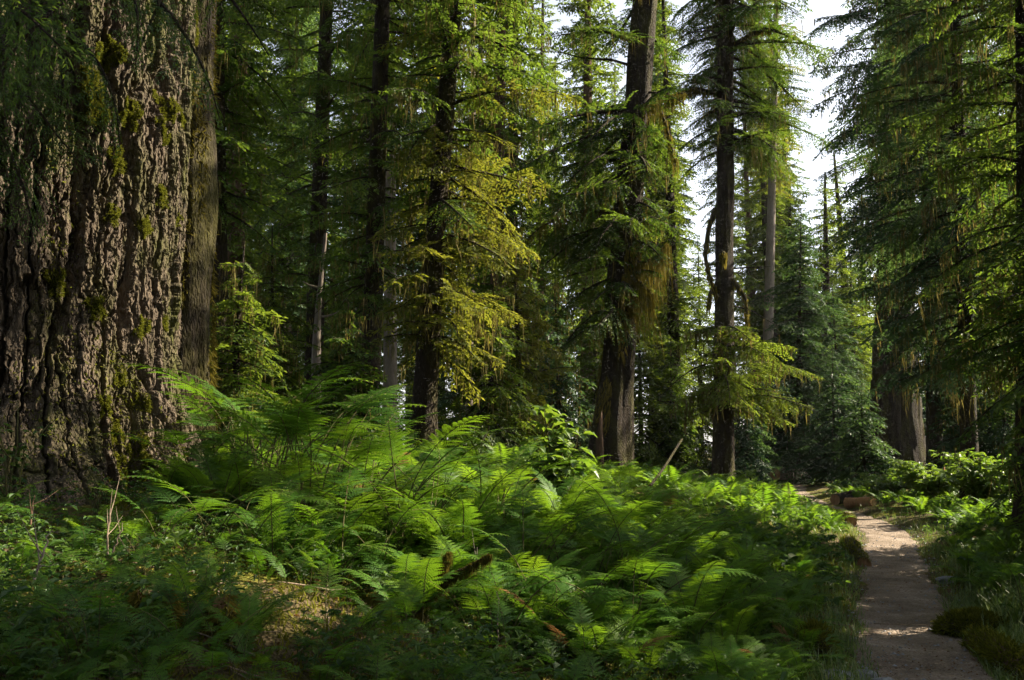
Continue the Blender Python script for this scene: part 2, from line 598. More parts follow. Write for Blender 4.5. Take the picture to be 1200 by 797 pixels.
def trunk_geo(g, axis, H, rad, r, n=20, k=40, flare=1.5, bumpy=.06, top=.12, mat=0, hf=1.2):
    z = np.concatenate([[-.5], np.linspace(0, H, k) ** 1.0])
    th = np.linspace(0, 2 * PI, n, endpoint=False)
    prof = rad * (1 - (1 - top) * np.clip(z / H, 0, 1) ** 1.1) * (1 + (flare - 1) * np.exp(-np.clip(z, 0, None) / (hf * rad * 2 + .1)))
    T, Z = np.meshgrid(th, z)
    sd_ = int(r.integers(1, 9999))
    ridges = 1 + bumpy * noise(np.cos(T) * 2.2, np.sin(T) * 2.2, Z / (2.5 * rad + .6), sd_) \
        + (flare - 1) * .35 * np.exp(-np.clip(Z, 0, None) / (rad * 2 + .1)) * noise(np.cos(T) * 1.6, np.sin(T) * 1.6, 0, sd_ + 1) \
        + .6 * bumpy * noise(T * 3.5, Z / (rad * 3), 0, sd_ + 2) * (np.minimum(T, 2 * PI - T) > .3)
    if n >= 40:
        ridges = ridges - (.13 if n >= 64 else .07) * np.exp(-(np.abs(noise(np.cos(T) * 3.4 + 9, np.sin(T) * 3.4, Z / (3 * rad + .5), sd_ + 5)) / .10) ** 2) \
            - .05 * np.exp(-(np.abs(noise(np.cos(T) * 8 + 9, np.sin(T) * 8, Z / (1.1 * rad + .1), sd_ + 6)) / .14) ** 2)
    A = axis(np.clip(z, 0, H))
    A[0, 2] = -.5
    Rr = prof[:, None] * ridges
    V = np.stack([A[:, 0:1] + Rr * np.cos(T), A[:, 1:2] + Rr * np.sin(T), np.repeat(A[:, 2:3], n, 1)], -1)
    kk = len(z)
    i, j = np.meshgrid(np.arange(kk - 1), np.arange(n), indexing='ij')
    Q = np.stack([i * n + j, i * n + (j + 1) % n, (i + 1) * n + (j + 1) % n, (i + 1) * n + j], -1).reshape(-1, 4)
    g.add(V, Q, .5, mat)


def build_tree(root, seed, H, rad, lean=(0, 0), bend=.15, z0=3.0, R=2.2, nb=70, lod='hi', zcut=None, shape='column', dropin=0.0,
               bark='bark_dark', leaf='hemlock', moss=0, mossl=(.1, .5), flare=1.45, gap=None, skew=None, dead=0, crown=True, limb=1.0,
               leafshade=None, skip=None, pitch0=0.0, wood_lod=6, topr=.12, tn=20, tk=40, bumpy=.06):
    """Trunk with limbs (one mesh), crown and hanging moss as children of root. zcut: above it use coarser boughs."""
    r = np.random.default_rng(seed)
    ph = r.uniform(0, 6)

    def axis(z):
        z = np.asarray(z, float)
        t = z / H
        return np.stack([lean[0] * z + bend * np.sin(ph + 2.5 * t) - bend * math.sin(ph), lean[1] * z + bend * np.cos(ph + 2 * t) - bend * math.cos(ph), z], -1)
    tg, cg, mg = Geo(), Geo(), Geo()
    leaf2, zsplit = leafshade or (leaf, 1e9)
    trunk_geo(tg, axis, H, rad, r, flare=flare, top=topr, n=tn, k=tk, bumpy=bumpy)
    hangs = []
    for i in range(nb if crown else 0):
        u = (i + r.random()) / nb
        z = z0 + (H - z0) * u ** (1.15 if shape == 'column' else 1.0) * .985
        t = (z - z0) / (H - z0)
        if shape == 'column':
            prof = min(1, .55 + t * 2.0) * (1 - t) ** .55 + .05
        elif shape == 'umbrella':
            prof = .35 + .65 * math.sin(PI * min(1, .25 + t * .8))
        else:
            prof = (1 - t) ** .75 + .04
        l = R * prof * r.uniform(.6, 1.2)
        yaw = i * 2.39996 + r.normal(0, .5)
        if skew is not None:      # a side with longer boughs
            l *= 1 + skew[1] * math.cos(yaw - skew[0])
        if l < .25:
            continue
        if gap is not None and gap(z, yaw, r):
            continue
        lo = lod if (zcut is None or z < zcut) else {'near': 'mid', 'hi': 'mid', 'mid': 'low', 'low': 'low'}[lod]
        lib = LIB[lo]
        cand = sorted(lib, key=lambda b: abs(b[4] - l))[:3]
        B = cand[int(r.integers(0, 3))]
        sc = l / B[4]
        pit = pitch0 + math.radians(18 * t - 8) + r.normal(0, .20)
        roll = r.normal(0, .28)
        fl = 1 if r.random() < .5 else -1
        off = axis(z)
        sca = np.array([sc, sc * fl, sc])
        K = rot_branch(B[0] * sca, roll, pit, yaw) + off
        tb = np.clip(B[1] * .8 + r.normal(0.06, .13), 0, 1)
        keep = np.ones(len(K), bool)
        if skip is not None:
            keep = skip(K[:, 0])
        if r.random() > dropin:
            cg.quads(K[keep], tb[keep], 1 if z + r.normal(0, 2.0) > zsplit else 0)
        P = rot_branch(B[2] * sca, roll, pit, yaw) + off
        tr = rad * (1 - .88 * z / H)
        v, q = tube(P, np.linspace(min(.012 * l + .010, tr * .5) * limb, .005, len(P)), 5)
        tg.add(v, q, .5)
        hangs.append(rot_branch(B[3] * sca, roll, pit, yaw) + off)
    for i in range(dead):         # bare dead limbs
        z = r.uniform(.12 * H, z0 + .3 * (H - z0))
        l = R * r.uniform(.3, .9)
        t_ = np.linspace(0, 1, 7)
        yaw = r.uniform(0, 6.28)
        wig = np.cumsum(r.normal(0, .05 * l, 7)) * (t_ > 0)
        P = np.stack([l * t_ * np.cos(yaw) - wig * np.sin(yaw), l * t_ * np.sin(yaw) + wig * np.cos(yaw), -.45 * l * t_ ** 2 * r.uniform(-.2, 1.3)], -1) + axis(z)
        v, q = tube(P, np.linspace(.028, .006, 7) * limb, 5)
        tg.add(v, q, .5)
        hangs.append(np.repeat(P[1:], 3, 0))
    o = tg.obj('trunk', M[bark], root, True)
    if cg.n:
        cg.obj('crown', [M[leaf], M[leaf2]], root)
    if moss and hangs:
        Hh = np.concatenate(hangs)
        sel = r.integers(0, len(Hh), moss)
        strands(mg, Hh[sel], r, mossl[0], mossl[1], .016 if lod in ('hi', 'near') else .035, per=4)
        mg.obj('hanging_moss', M['lichen'], root)
    return axis


def place(px, d, ptop=None):
    """Base point and lean for a trunk at photo column px at its foot and ptop at the upper edge."""
    x = (px - CX) / F * d
    z = float(ground(x, d))
    lean = 0.0
    if ptop is not None:
        P = pt(ptop, 0, d)
        lean = (P[0] - x) / (P[2] - z)
    return (x, d, z), (lean, 0.0)


def main_tree(name, label, px, d, ptop, dia, H, seed, group=None, **kw):
    loc, lean = place(px, d, ptop)
    root = thing(name, label, 'tree', loc, group)
    if kw.get('zcut', 1) == 1:
        kw['zcut'] = 2.5 + .56 * d
    ax = build_tree(root, seed, H, dia / 2, lean=lean, **kw)
    return root, ax


# ------------------------------------------------------------------ the giant trunk in front
def giant():
    r = np.random.default_rng(5)
    d, R = 8.3, 1.36
    cx = -.558 * d
    gz = float(ground(cx + 1.0, d - 0.8))
    root = thing('giant_tree', 'enormous old trunk with deeply furrowed grey brown bark, filling the side of the view', 'tree', (cx, d, gz))
    nth, nz = 900, 1000
    th = np.linspace(-PI * .95, PI * .32, nth)       # finely cut on the side that is seen, closed at the back below
    z = np.linspace(-.7, 8.2, nz)
    T, Z = np.meshgrid(th, z)
    a = T * R
    wx = .035 * noise(a / .5, Z / 1.1, 1, 61) + .016 * noise(a / .07, Z / .09, 1, 62) + .010 * noise(a / .03, Z / .04, 1, 60)
    wz = .10 * noise(a / .12, Z / .5, 2, 63) + .05 * noise(a / .04, Z / .12, 2, 59)
    n1 = np.abs(noise((a + wx) / .15, (Z + wz) / 2.3, 0, 64))
    n1b = np.abs(noise((a + wx * 1.2) / .21, (Z + wz) / 1.6, 4, 71))
    n2 = np.abs(noise((a + wx) / .065, (Z + wz) / .26, 0, 65))
    deep = .5 + .5 * smooth(-.3, .4, noise(a / .7, Z / 1.6, 8, 72))
    plate = noise((a + wx * 1.5) / .07, (Z + wz) / .15, 3, 66)
    flake = noise((a + wx) / .032, (Z + wz) / .06, 6, 73)
    fine = fbm(a / .02, Z / .04, 0, 67, 3)
    ax_, az_ = a + wx * 1.4 + .012 * fine, Z + wz + .03 * fine
    b1, c1 = cells(ax_ / .105, az_ / .85, 81)
    b2, c2 = cells(ax_ / .05, az_ / .24, 82)
    b3, c3 = cells(ax_ / .021, az_ / .07, 83)
    disp = -.15 * deep * np.exp(-(n1 / .13) ** 2) - .07 * np.exp(-(n1b / .08) ** 2) - .045 * np.exp(-(b1 / .07) ** 2) + .075 * (c1 - .5) \
        - .014 * np.exp(-(b2 / .08) ** 2) + .030 * (c2 - .5) + .014 * (c3 - .5) + .012 * np.round(plate * 2.2) / 2.2 + .008 * fine
    big = .10 * noise(a / .8, Z / 5, 5, 68)
    but = 1 + .42 * np.exp(-np.clip(Z, -.4, None) / .55) * (.75 + .6 * noise(T * 2.6, 0, 0, 69)) + .02 * (8 - Z) / 8
    Rr = R * but * (1 - .008 * Z) + big + disp
    V = np.stack([Rr * np.cos(T), Rr * np.sin(T), Z], -1)
    g = Geo()
    i, j = np.meshgrid(np.arange(nz - 1), np.arange(nth - 1), indexing='ij')
    Q = np.stack([i * nth + j, i * nth + j + 1, (i + 1) * nth + j + 1, (i + 1) * nth + j], -1).reshape(-1, 4)
    g.add(V, Q)
    th2 = np.linspace(PI * .32, PI * 1.05, 40)
    T2, Z2 = np.meshgrid(th2, np.linspace(-.7, 8.2, 60))
    g.add(np.stack([R * 1.03 * np.cos(T2), R * 1.03 * np.sin(T2), Z2], -1),
          np.array([[i * 40 + j, i * 40 + j + 1, (i + 1) * 40 + j + 1, (i + 1) * 40 + j] for i in range(59) for j in range(39)]))
    # the rest of the trunk, far above the frame
    zz = np.linspace(8.2, 34, 14)
    v, q = tube(np.stack([0 * zz, 0 * zz, zz], -1), np.linspace(R * 1.0, .25, 14), 24)
    g.add(v, q)
    g.obj('trunk', M['bark_giant'], root, False)
    # moss cushions sitting on the bark
    def surf(thq, zq):
        ii = np.clip(((zq + .7) / 8.9 * (nz - 1)).astype(int), 0, nz - 1)
        jj = np.clip(((thq - th[0]) / (th[-1] - th[0]) * (nth - 1)).astype(int), 0, nth - 1)
        return V[ii, jj]
    spots = [(92, 118, .16), (172, 112, .06), (182, 128, .09), (196, 140, .10), (172, 146, .08), (178, 160, .07), (180, 229, .09), (138, 132, .12),
             (128, 185, .12), (200, 257, .05), (86, 96, .12), (108, 60, .14), (196, 378, .06), (130, 475, .08), (160, 505, .08), (150, 440, .07), (188, 470, .07),
             (125, 250, .08), (165, 265, .09), (212, 40, .12), (170, 385, .1), (60, 330, .1), (110, 360, .09), (195, 520, .12), (207, 545, .13), (175, 545, .09), (215, 20, .1)]
    mg = Geo()
    for px, py, sz in spots:
        u = (px - CX) / F
        # hit the cylinder
        A_ = 1 + u * u
        Bq = 2 * (u * -cx + -d) * -1
        # ray (u*s, s): (u s - cx)^2 + (s - d)^2 = R'^2
        Rq = R * (1.02 + .3 * math.exp(-max(0, (540 - py) / 60)))
        a_, b_, c_ = u * u + 1, -2 * (u * cx + d), cx * cx + d * d - Rq * Rq
        D = b_ * b_ - 4 * a_ * c_
        s = (-b_ - math.sqrt(max(D, 0))) / (2 * a_)
        P = pt(px, py, s)
        thc, zc = math.atan2(s - d, u * s - cx), P[2] - gz
        n = int(3400 * (sz / .1) ** 2 * .5)
        rr = np.sqrt(r.random(n))
        an = r.uniform(0, 2 * PI, n)
        tq, zq = thc + rr * np.cos(an) * sz * .75 / R + .03 * np.sin(an * 3 + px), zc + rr * np.sin(an) * sz * 1.25
        B_ = surf(tq, zq)
        o = np.stack([np.cos(tq), np.sin(tq), 0 * tq], -1)
        base = B_ + o * ((1 - rr ** 2) * sz * .22)[:, None] * r.uniform(.5, 1.0, n)[:, None]
        dr = norm(o + r.normal(0, .55, (n, 3)) + np.array([0, 0, -.25]))
        sdv = norm(np.cross(dr, r.normal(0, 1, (n, 3))))
        le = r.uniform(.012, .032, n)[:, None]
        mg.quads(np.stack([base - sdv * .004, base + sdv * .004, base + dr * le + sdv * .002, base + dr * le - sdv * .002], 1), r.uniform(.0, .8, n))
    # thinner moss scattered over the foot and in the furrows
    n = 16000
    tq, zq = r.uniform(-PI * .9, .1, n), r.random(n) ** 2.2 * 7 - .3
    k = (noise(tq * 2.2, zq * .55, 0, 77) + .55 * np.exp(-zq / .6)) > .42
    tq, zq = tq[k], zq[k]
    n = len(tq)
    B_ = surf(tq, zq)
    o = np.stack([np.cos(tq), np.sin(tq), 0 * tq], -1)
    dr = norm(o + r.normal(0, .5, (n, 3)) + np.array([0, 0, -.5]))
    sdv = norm(np.cross(dr, r.normal(0, 1, (n, 3))))
    le = r.uniform(.015, .05, n)[:, None]
    mg.quads(np.stack([B_ - sdv * .006, B_ + sdv * .006, B_ + dr * le + sdv * .002, B_ + dr * le - sdv * .002], 1), r.uniform(.0, .7, n))
    mg.obj('moss', M['green_moss'], root)
    # low drooping boughs in front of the trunk, at the upper corner
    cg, lg = Geo(), Geo()
    for (px, py, dep, L, yaw, pitch) in [(40, -60, 6.2, 1.5, -1.2, -.75), (120, -70, 6.0, 1.3, -.5, -.85), (190, -50, 6.6, 1.2, -1.0, -.95), (0, 30, 6.0, 1.3, -.9, -.7),
                                         (90, -20, 5.8, 1.2, -1.4, -.8), (160, -20, 6.4, 1.4, -.2, -.75), (225, -70, 7.0, 1.3, -.4, -.95), (60, 20, 6.4, 1.1, -.6, -1.0),
                                         (-30, 60, 6.2, 1.5, -.4, -.6), (140, -90, 5.6, 1.4, -1.9, -.7), (-20, 130, 6.3, 1.3, -.5, -.75), (85, 40, 6.6, 1.2, -.3, -.8), (-10, -40, 5.6, 1.5, -.9, -.6)]:
        B = LIB['near'][int(r.integers(3, 9))]
        sc = L / B[4]
        off = pt(px, py, dep) - np.array([cx, d, gz])
        roll = r.normal(0, .5)
        cg.quads(rot_branch(B[0] * sc, roll, pitch, yaw) + off, np.clip(B[1] * .8, 0, 1))
        P = rot_branch(B[2] * sc, roll, pitch, yaw) + off
        back = np.array([off[0] * .55, off[1] * .55, off[2] + .5])
        P = np.concatenate([[back], [(back + P[0]) / 2 + [0, 0, .1]], P])
        v, q = tube(P, np.linspace(.03, .004, len(P)), 5)
        lg.add(v, q)
    lg.obj('limb', M['bark_dark'], root, True)
    cg.obj('crown', M['hemlock'], root)


giant()

# the slimmer mossy trunk pressed against it
loc, lean = place(206, 10.2, 216)
root = thing('companion_tree', 'dark trunk sleeved in brown moss, standing close behind the enormous trunk', 'tree', loc)
build_tree(root, 41, 26, .40, lean=lean, nb=34, z0=9, R=2.4, bark='bark_moss', lod='mid', moss=0, flare=1.3, bend=.05, tn=90, tk=320, bumpy=.14)
mg = Geo()
r = np.random.default_rng(42)
n = 9000
tq = r.uniform(-PI, .6, n)
zq = r.uniform(0.3, 7.5, n)
k = noise(tq * 1.6, zq * .8, 0, 12) + .35 * np.cos(tq + .4) > .12
tq, zq = tq[k], zq[k]
n = len(tq)
o = np.stack([np.cos(tq), np.sin(tq), 0 * tq], -1)
B_ = np.stack([lean[0] * zq, 0 * zq, zq], -1) + o * (.40 * (1 - .85 * zq / 26) * 1.03 + .12 * np.exp(-zq))[:, None]
dr = norm(o * .6 + r.normal(0, .4, (n, 3)) + [0, 0, -.9])
sdv = norm(np.cross(dr, r.normal(0, 1, (n, 3))))
le = r.uniform(.03, .11, n)[:, None]
mg.quads(np.stack([B_ - sdv * .010, B_ + sdv * .010, B_ + dr * le + sdv * .004, B_ + dr * le - sdv * .004], 1), r.uniform(0, .35, n))
mg.obj('moss', M['moss'], root)

# ------------------------------------------------------------------ trees of the middle distance
def one_side(a0, width, lo=0, hi=99):
    return lambda z, yaw, r: lo < z < hi and math.cos(yaw - a0) > math.cos(width)


HT = 'hemlock_tree'
main_tree(HT, 'dark drooping hemlock whose crown hangs beside the mossy edge of the enormous trunk', 262, 15.0, 262, .34, 24, 301,
          z0=4.6, R=1.9, nb=190, lod='hi', leaf='hemlock', moss=400, bark='bark_dark')
main_tree('dark_conifer', 'straight dark conifer just behind the pale leaning snag', 366, 25, 380, .56, 34, 302,
          z0=3.4, R=2.6, nb=190, lod='hi', moss=500, leaf='hemlock', dead=8)
main_tree('dark_conifer', 'slim dark conifer with mossy short boughs, second trunk right of the pale leaning snag', 432, 19, 450, .46, 30, 303,
          z0=3.6, R=2.2, nb=190, lod='hi', moss=900, leaf='hemlock', dead=14)
main_tree('grey_conifer', 'pale grey trunk standing partly hidden behind the slim dark conifer', 459, 30, 462, .5, 34, 304,
          z0=14, R=2.6, nb=70, lod='mid', bark='bark_pale', leaf='hemlock')
main_tree(HT, 'leaning hemlock with a golden mossy crown rising out of the middle of the ferns', 494, 16, 530, .44, 22, 305,
          z0=2.2, R=2.0, nb=210, lod='hi', moss=1500, mossl=(.1, .6), leaf='golden', leafshade=('hemlock', 6.6), bend=.25, flare=1.6, dead=8, skew=(-.2, .22))
main_tree('slender_tree', 'very thin pale trunk between the golden mossy hemlock and a brown trunk', 548, 28, 552, .26, 24, 306,
          z0=6, R=1.5, nb=70, lod='mid', bark='bark_pale', leaf='golden', moss=150)
main_tree('brown_conifer', 'medium brown trunk between the thin pale trunk and the big moss draped tree', 580, 26, 590, .46, 30, 307,
          z0=4, R=2.3, nb=150, lod='mid', bark='bark_red', leaf='hemlock', moss=400, dead=8)
big_root, big_ax = main_tree('old_hemlock', 'big dark moss draped tree leaning right at the middle, yellow moss on its trunk', 711, 24, 757, .92, 36, 308,
                             z0=4.4, R=3.2, nb=270, lod='hi', moss=1500, mossl=(.12, .7), leaf='hemlock', flare=1.7, dead=12, limb=1.7, bend=.1, topr=.3, tn=48, tk=140, bumpy=.10,
                             gap=lambda z, yaw, r: (10.8 < z < 16.5 and r.random() < .75), skew=(PI, .45))
path_root, path_ax = main_tree('straight_conifer', 'straight bare dark trunk beside the trail, with a fan of low boughs at its middle', 844, 34, 851, .82, 40, 309,
                               z0=13.2, R=4.2, nb=190, skew=(0, .25), lod='hi', zcut=21, moss=1300, mossl=(.2, 1.0), leaf='hemlock', dead=7, limb=1.6, bend=.06, topr=.35, flare=1.25, tn=40, tk=120, bumpy=.08)
main_tree('giant_conifer', 'massive dark trunk deep in the shade on the far side of the trail bend', 1042, 40, 1058, 1.88, 48, 310,
          z0=9.8, R=5.0, nb=300, lod='mid', zcut=24, leaf='spruce', moss=900, mossl=(.2, .9), flare=1.55, topr=.3, tn=64, tk=120, bumpy=.08)
main_tree('dark_conifer', 'narrow dark trunk at the very edge of the view on the side with the trail', 1190, 14.9, 1192, .31, 24, 311,
          z0=2.8, R=2.3, nb=190, lod='hi', leaf='hemlock', moss=1800, mossl=(.15, .6))
main_tree(HT, 'broad hanging hemlock with lit moss veils, left of the narrow edge trunk', 1130, 23, 1126, .42, 30, 312,
          z0=3.8, R=3.4, nb=260, lod='hi', leaf='spruce', moss=3000, mossl=(.2, .8))  # darker spruce needles put the backlit shade of this side into colour
main_tree(HT, 'dense dark hemlock in front of the massive shaded trunk, its boughs edging the sky gap', 1090, 30, 1088, .5, 36, 313,
          z0=3.6, R=3.8, nb=300, lod='mid', leaf='spruce', moss=600, mossl=(.2, .8))  # spruce needles here too, shade put into the crown colour
main_tree('grey_conifer', 'pale grey trunk in the shade right of the straight bare trunk', 893, 55, 906, .75, 44, 314,
          z0=18, R=2.6, nb=70, lod='mid', bark='bark_pale', leaf='golden')
main_tree('young_spruce', 'young pointed spruce standing in front of the sky gap', 932, 46, 932, .34, 14.6, 315,
          z0=.6, R=4.0, nb=230, lod='mid', zcut=None, shape='cone', leaf='spruce', pitch0=-.12)

# the leaning snag by the dark conifer
loc, lean = place(366, 20.5, 396)
root = thing('leaning_snag', 'pale bare snag with a sunlit side, leaning beside a straight dark conifer', 'tree', loc)
tg = Geo()
r = np.random.default_rng(55)
trunk_geo(tg, lambda z: np.stack([lean[0] * z + .04 * np.sin(z * 1.3), 0 * z, z], -1), 5.7, .15, r, n=18, k=40, flare=1.3, top=.22, bumpy=.14)
for z, yaw, l in ((1.2, 2.7, .55), (3.0, 3.3, .6), (3.7, .2, .5), (4.4, 2.8, .5), (2.2, .4, .3)):
    t_ = np.linspace(0, 1, 6)
    P = np.stack([l * t_ * math.cos(yaw) + lean[0] * z, l * t_ * math.sin(yaw), z + .35 * l * t_ ** 2], -1)
    tg.add(*tube(P, np.linspace(.035, .008, 6), 5))
tg.obj('trunk', M['bark_pale'], root, True)

# unseen hemlock added to block sun, its high crown shading the enormous trunk
root = thing('hemlock_tree', 'unseen hemlock added outside the view, its high crown shading the enormous trunk', 'tree', (8.5, 9.35, .4))
build_tree(root, 333, 21, .2, z0=8.9, R=1.75, nb=210, lod='mid', leaf='hemlock')

root = thing('hemlock_tree', 'taller unseen hemlock added outside the view to thicken the shade on the enormous trunk', 'tree', (11.6, 10.2, .4))  # second sun blocker, added out of view behind the first
build_tree(root, 334, 25, .22, z0=11.6, R=1.55, nb=300, lod='mid', leaf='hemlock')

# small hemlocks of the understorey
UND = [  # spruce needles darken shaded ones, sunny needles brighten lit ones: light put in colour
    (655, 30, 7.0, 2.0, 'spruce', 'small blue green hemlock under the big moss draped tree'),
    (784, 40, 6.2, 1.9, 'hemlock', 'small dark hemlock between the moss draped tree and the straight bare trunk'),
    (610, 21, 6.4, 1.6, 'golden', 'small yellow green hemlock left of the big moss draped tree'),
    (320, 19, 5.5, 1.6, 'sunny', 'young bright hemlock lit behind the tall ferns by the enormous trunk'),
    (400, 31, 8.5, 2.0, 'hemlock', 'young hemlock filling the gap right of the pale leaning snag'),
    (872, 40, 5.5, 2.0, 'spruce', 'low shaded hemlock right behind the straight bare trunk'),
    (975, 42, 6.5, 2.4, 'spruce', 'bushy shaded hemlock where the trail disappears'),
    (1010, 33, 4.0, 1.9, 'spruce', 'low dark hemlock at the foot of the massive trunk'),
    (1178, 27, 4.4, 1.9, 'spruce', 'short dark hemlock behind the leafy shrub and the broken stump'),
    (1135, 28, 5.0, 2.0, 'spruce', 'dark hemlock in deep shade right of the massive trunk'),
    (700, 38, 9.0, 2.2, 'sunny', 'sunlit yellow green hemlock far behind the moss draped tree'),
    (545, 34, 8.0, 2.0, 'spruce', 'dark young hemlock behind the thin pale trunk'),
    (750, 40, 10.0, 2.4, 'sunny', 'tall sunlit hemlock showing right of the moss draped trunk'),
    (1275, 12.6, 6.6, 2.2, 'hemlock', 'small hemlock added just outside the view to shade the trail'),  # this and the next three are added to shade trail and bank
    (1330, 10.4, 6.4, 1.9, 'hemlock', 'small hemlock added beside the viewer to shade the near trail'),
    (1466, 8.4, 6.4, 2.6, 'hemlock', 'small hemlock added right beside the viewer to shade the bottom of the bank'),
    (1290, 15.4, 6.4, 2.0, 'hemlock', 'small hemlock added outside the view behind the one shading the trail'),
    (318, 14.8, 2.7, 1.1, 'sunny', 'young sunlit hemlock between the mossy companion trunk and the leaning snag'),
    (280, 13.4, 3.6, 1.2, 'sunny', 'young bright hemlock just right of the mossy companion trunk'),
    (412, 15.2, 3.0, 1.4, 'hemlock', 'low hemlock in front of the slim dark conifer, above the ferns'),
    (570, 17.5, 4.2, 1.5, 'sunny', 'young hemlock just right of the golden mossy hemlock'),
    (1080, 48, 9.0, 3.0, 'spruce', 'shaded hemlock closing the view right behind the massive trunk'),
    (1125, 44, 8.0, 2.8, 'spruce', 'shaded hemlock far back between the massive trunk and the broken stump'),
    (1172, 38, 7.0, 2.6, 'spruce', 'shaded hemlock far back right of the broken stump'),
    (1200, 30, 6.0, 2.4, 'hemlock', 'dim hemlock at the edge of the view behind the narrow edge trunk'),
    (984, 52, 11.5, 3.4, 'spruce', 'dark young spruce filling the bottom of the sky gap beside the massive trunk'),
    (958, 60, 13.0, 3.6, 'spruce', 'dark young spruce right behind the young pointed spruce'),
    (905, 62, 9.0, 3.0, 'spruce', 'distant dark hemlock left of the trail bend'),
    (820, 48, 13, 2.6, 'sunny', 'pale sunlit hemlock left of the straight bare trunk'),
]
for i, (px, d, H, R, lf, lab) in enumerate(UND):
    loc, _ = place(px, d)
    root = thing('young_hemlock', lab, 'tree', loc, 'young hemlocks of the understorey')
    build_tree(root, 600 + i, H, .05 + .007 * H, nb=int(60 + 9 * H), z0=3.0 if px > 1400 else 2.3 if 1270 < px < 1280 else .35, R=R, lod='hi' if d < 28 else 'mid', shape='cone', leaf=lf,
               moss=int(60 * H) if d < 32 else 0, pitch0=-.14, flare=1.2, bend=.08)

# ------------------------------------------------------------------ the far forest: a few trees built, then copied
PROTO = []
for i, (H, R, z0, lf, bk) in enumerate([(40, 3.4, 3.0, 'sunny', 'bark_dark'), (36, 3.0, 6.0, 'sunny', 'bark_red'), (44, 3.8, 9.0, 'spruce', 'bark_dark'),
                                        (32, 3.2, 2.0, 'hemlock', 'bark_red'), (38, 2.8, 10, 'sunny', 'bark_pale'), (17, 4.0, .6, 'sunny', 'bark_dark')]):
    root = thing('forest_conifer', 'conifer', 'tree', (0, 0, -500))
    build_tree(root, 700 + i, H, .30 + .006 * H, nb=int(6.5 * (H - z0)) + 40, z0=z0, R=R, lod='low' if H > 20 else 'mid', shape='column' if H > 20 else 'cone', leaf=lf, bark=bk, wood_lod=4, flare=1.2, bend=.3)
    PROTO.append(root)
used = set()


def put_copy(k, loc, rz, sc, label, group):
    p = PROTO[k]
    if k in used:
        o = p.copy()
        COL.objects.link(o)
        for ch in p.children:
            c = ch.copy()
            COL.objects.link(c)
            c.parent = o
    else:
        o = p
        used.add(k)
    o.location = [float(a) for a in loc]
    o.rotation_euler = (0, 0, rz)
    o.scale = (sc, sc, sc)
    o['label'] = label
    o['group'] = group
    return o


r = np.random.default_rng(88)
FAR_LAB = {
    'a': ('tall far conifer in the wall of trees behind the leaning snag and slim dark conifers', 'far conifers behind the left trunks'),
    'b': ('tall far conifer of the sunlit wall of trees behind the big moss draped trunk', 'far conifers behind the middle trunks'),
    'c': ('tall far conifer of the pale wall of trees edging the sky gap over the trail', 'far conifers by the sky gap'),
    'd': ('tall far conifer in the dark wall of trees beyond the massive shaded trunk', 'far conifers behind the right trunks'),
}
FAR = []
for d, step, off in ((44, 92, 20), (54, 72, 60), (70, 56, 10), (92, 42, 25)):
    for px in np.arange(215 + off, 1240, step):
        FAR.append((px + r.uniform(-14, 14), d + r.uniform(-4, 4)))
for px, d in FAR:
    if 935 < px < 1022:           # the gap over the trail stays open to the sky
        continue
    if d < 45 and 880 < px < 1080:
        continue
    x = (px - CX) / F * d
    if abs(x - float(pathx(d))) < 2.5:
        continue
    if x > 12 and -32.5 < .276 * x - .96 * d < -19 and d < 54:      # a glade lets the sun through to the foot of the straight trunk
        continue
    if x > 13 and r.random() < .5:
        continue
    key = 'a' if px < 520 else 'b' if px < 850 else 'c' if px < 1030 else 'd'
    k = int(r.choice([0, 1, 2, 3, 4], p={'a': [.35, .2, .15, .25, .05], 'b': [.2, .4, .05, .15, .2], 'c': [.2, .4, .05, .15, .2], 'd': [.35, .05, .35, .25, 0]}[key]))
    put_copy(k, (x, d, float(ground(x, d)) - .1), r.uniform(0, 6.28), r.uniform(.55, 1.08) * (1.0 if d < 60 else 1.12), *FAR_LAB[key])
# pointed crowns that stand in the sky gap itself, lower than its edges
for px, d, k, sc in ((926, 64, 1, .95), (910, 58, 0, .8), (1000, 60, 5, 1.3), (972, 56, 5, 1.15), (905, 66, 0, .95), (926, 74, 3, 1.05), (888, 60, 1, .8), (975, 66, 5, 1.0), (1000, 84, 5, 1.2), (950, 70, 5, 1.15), (985, 74, 5, .85), (918, 84, 1, .8), (1004, 56, 5, .8), (968, 95, 5, 1.2), (935, 62, 5, 1.2), (1016, 66, 5, 1.25), (958, 58, 5, .6), (992, 110, 5, 1.3)):
    x = (px - CX) / F * d
    put_copy(k, (x, d, .3), px, sc, 'far conifer whose pointed top stands in the pale gap of sky', 'far conifers in the sky gap')
# conifers added around the viewer to block sun and sky light over bank and trail
for x, y, k, sc in ((9.2, 6.3, 0, .60), (12.6, 6.0, 0, .62), (15.8, 7.4, 3, .66), (8.2, 2.0, 1, .6), (14, 3, 0, .7), (21, 8.6, 0, .72), (27, 10.0, 3, .8), (17.5, 13.2, 1, .36),
                    (-9, -3, 2, .9), (-13, 3, 0, .9), (-11, 13, 0, .9), (-12, 22, 3, .9), (-9.5, 30, 1, .9), (-5, -8, 3, .8), (1, -9, 0, .9), (6, -6, 2, .8), (11, -9, 0, .8),
                    (-15, -9, 0, .9), (-6, -17, 2, .9), (4, -19, 3, .9), (14, -18, 0, .9), (-19, 9, 3, .9), (20, -6, 2, .8), (24, 2, 3, .8)):
    put_copy(k, (x, y, .5), x * 7.7, sc, 'forest conifer added around the view to block sun and sky light', 'conifers added around the view')

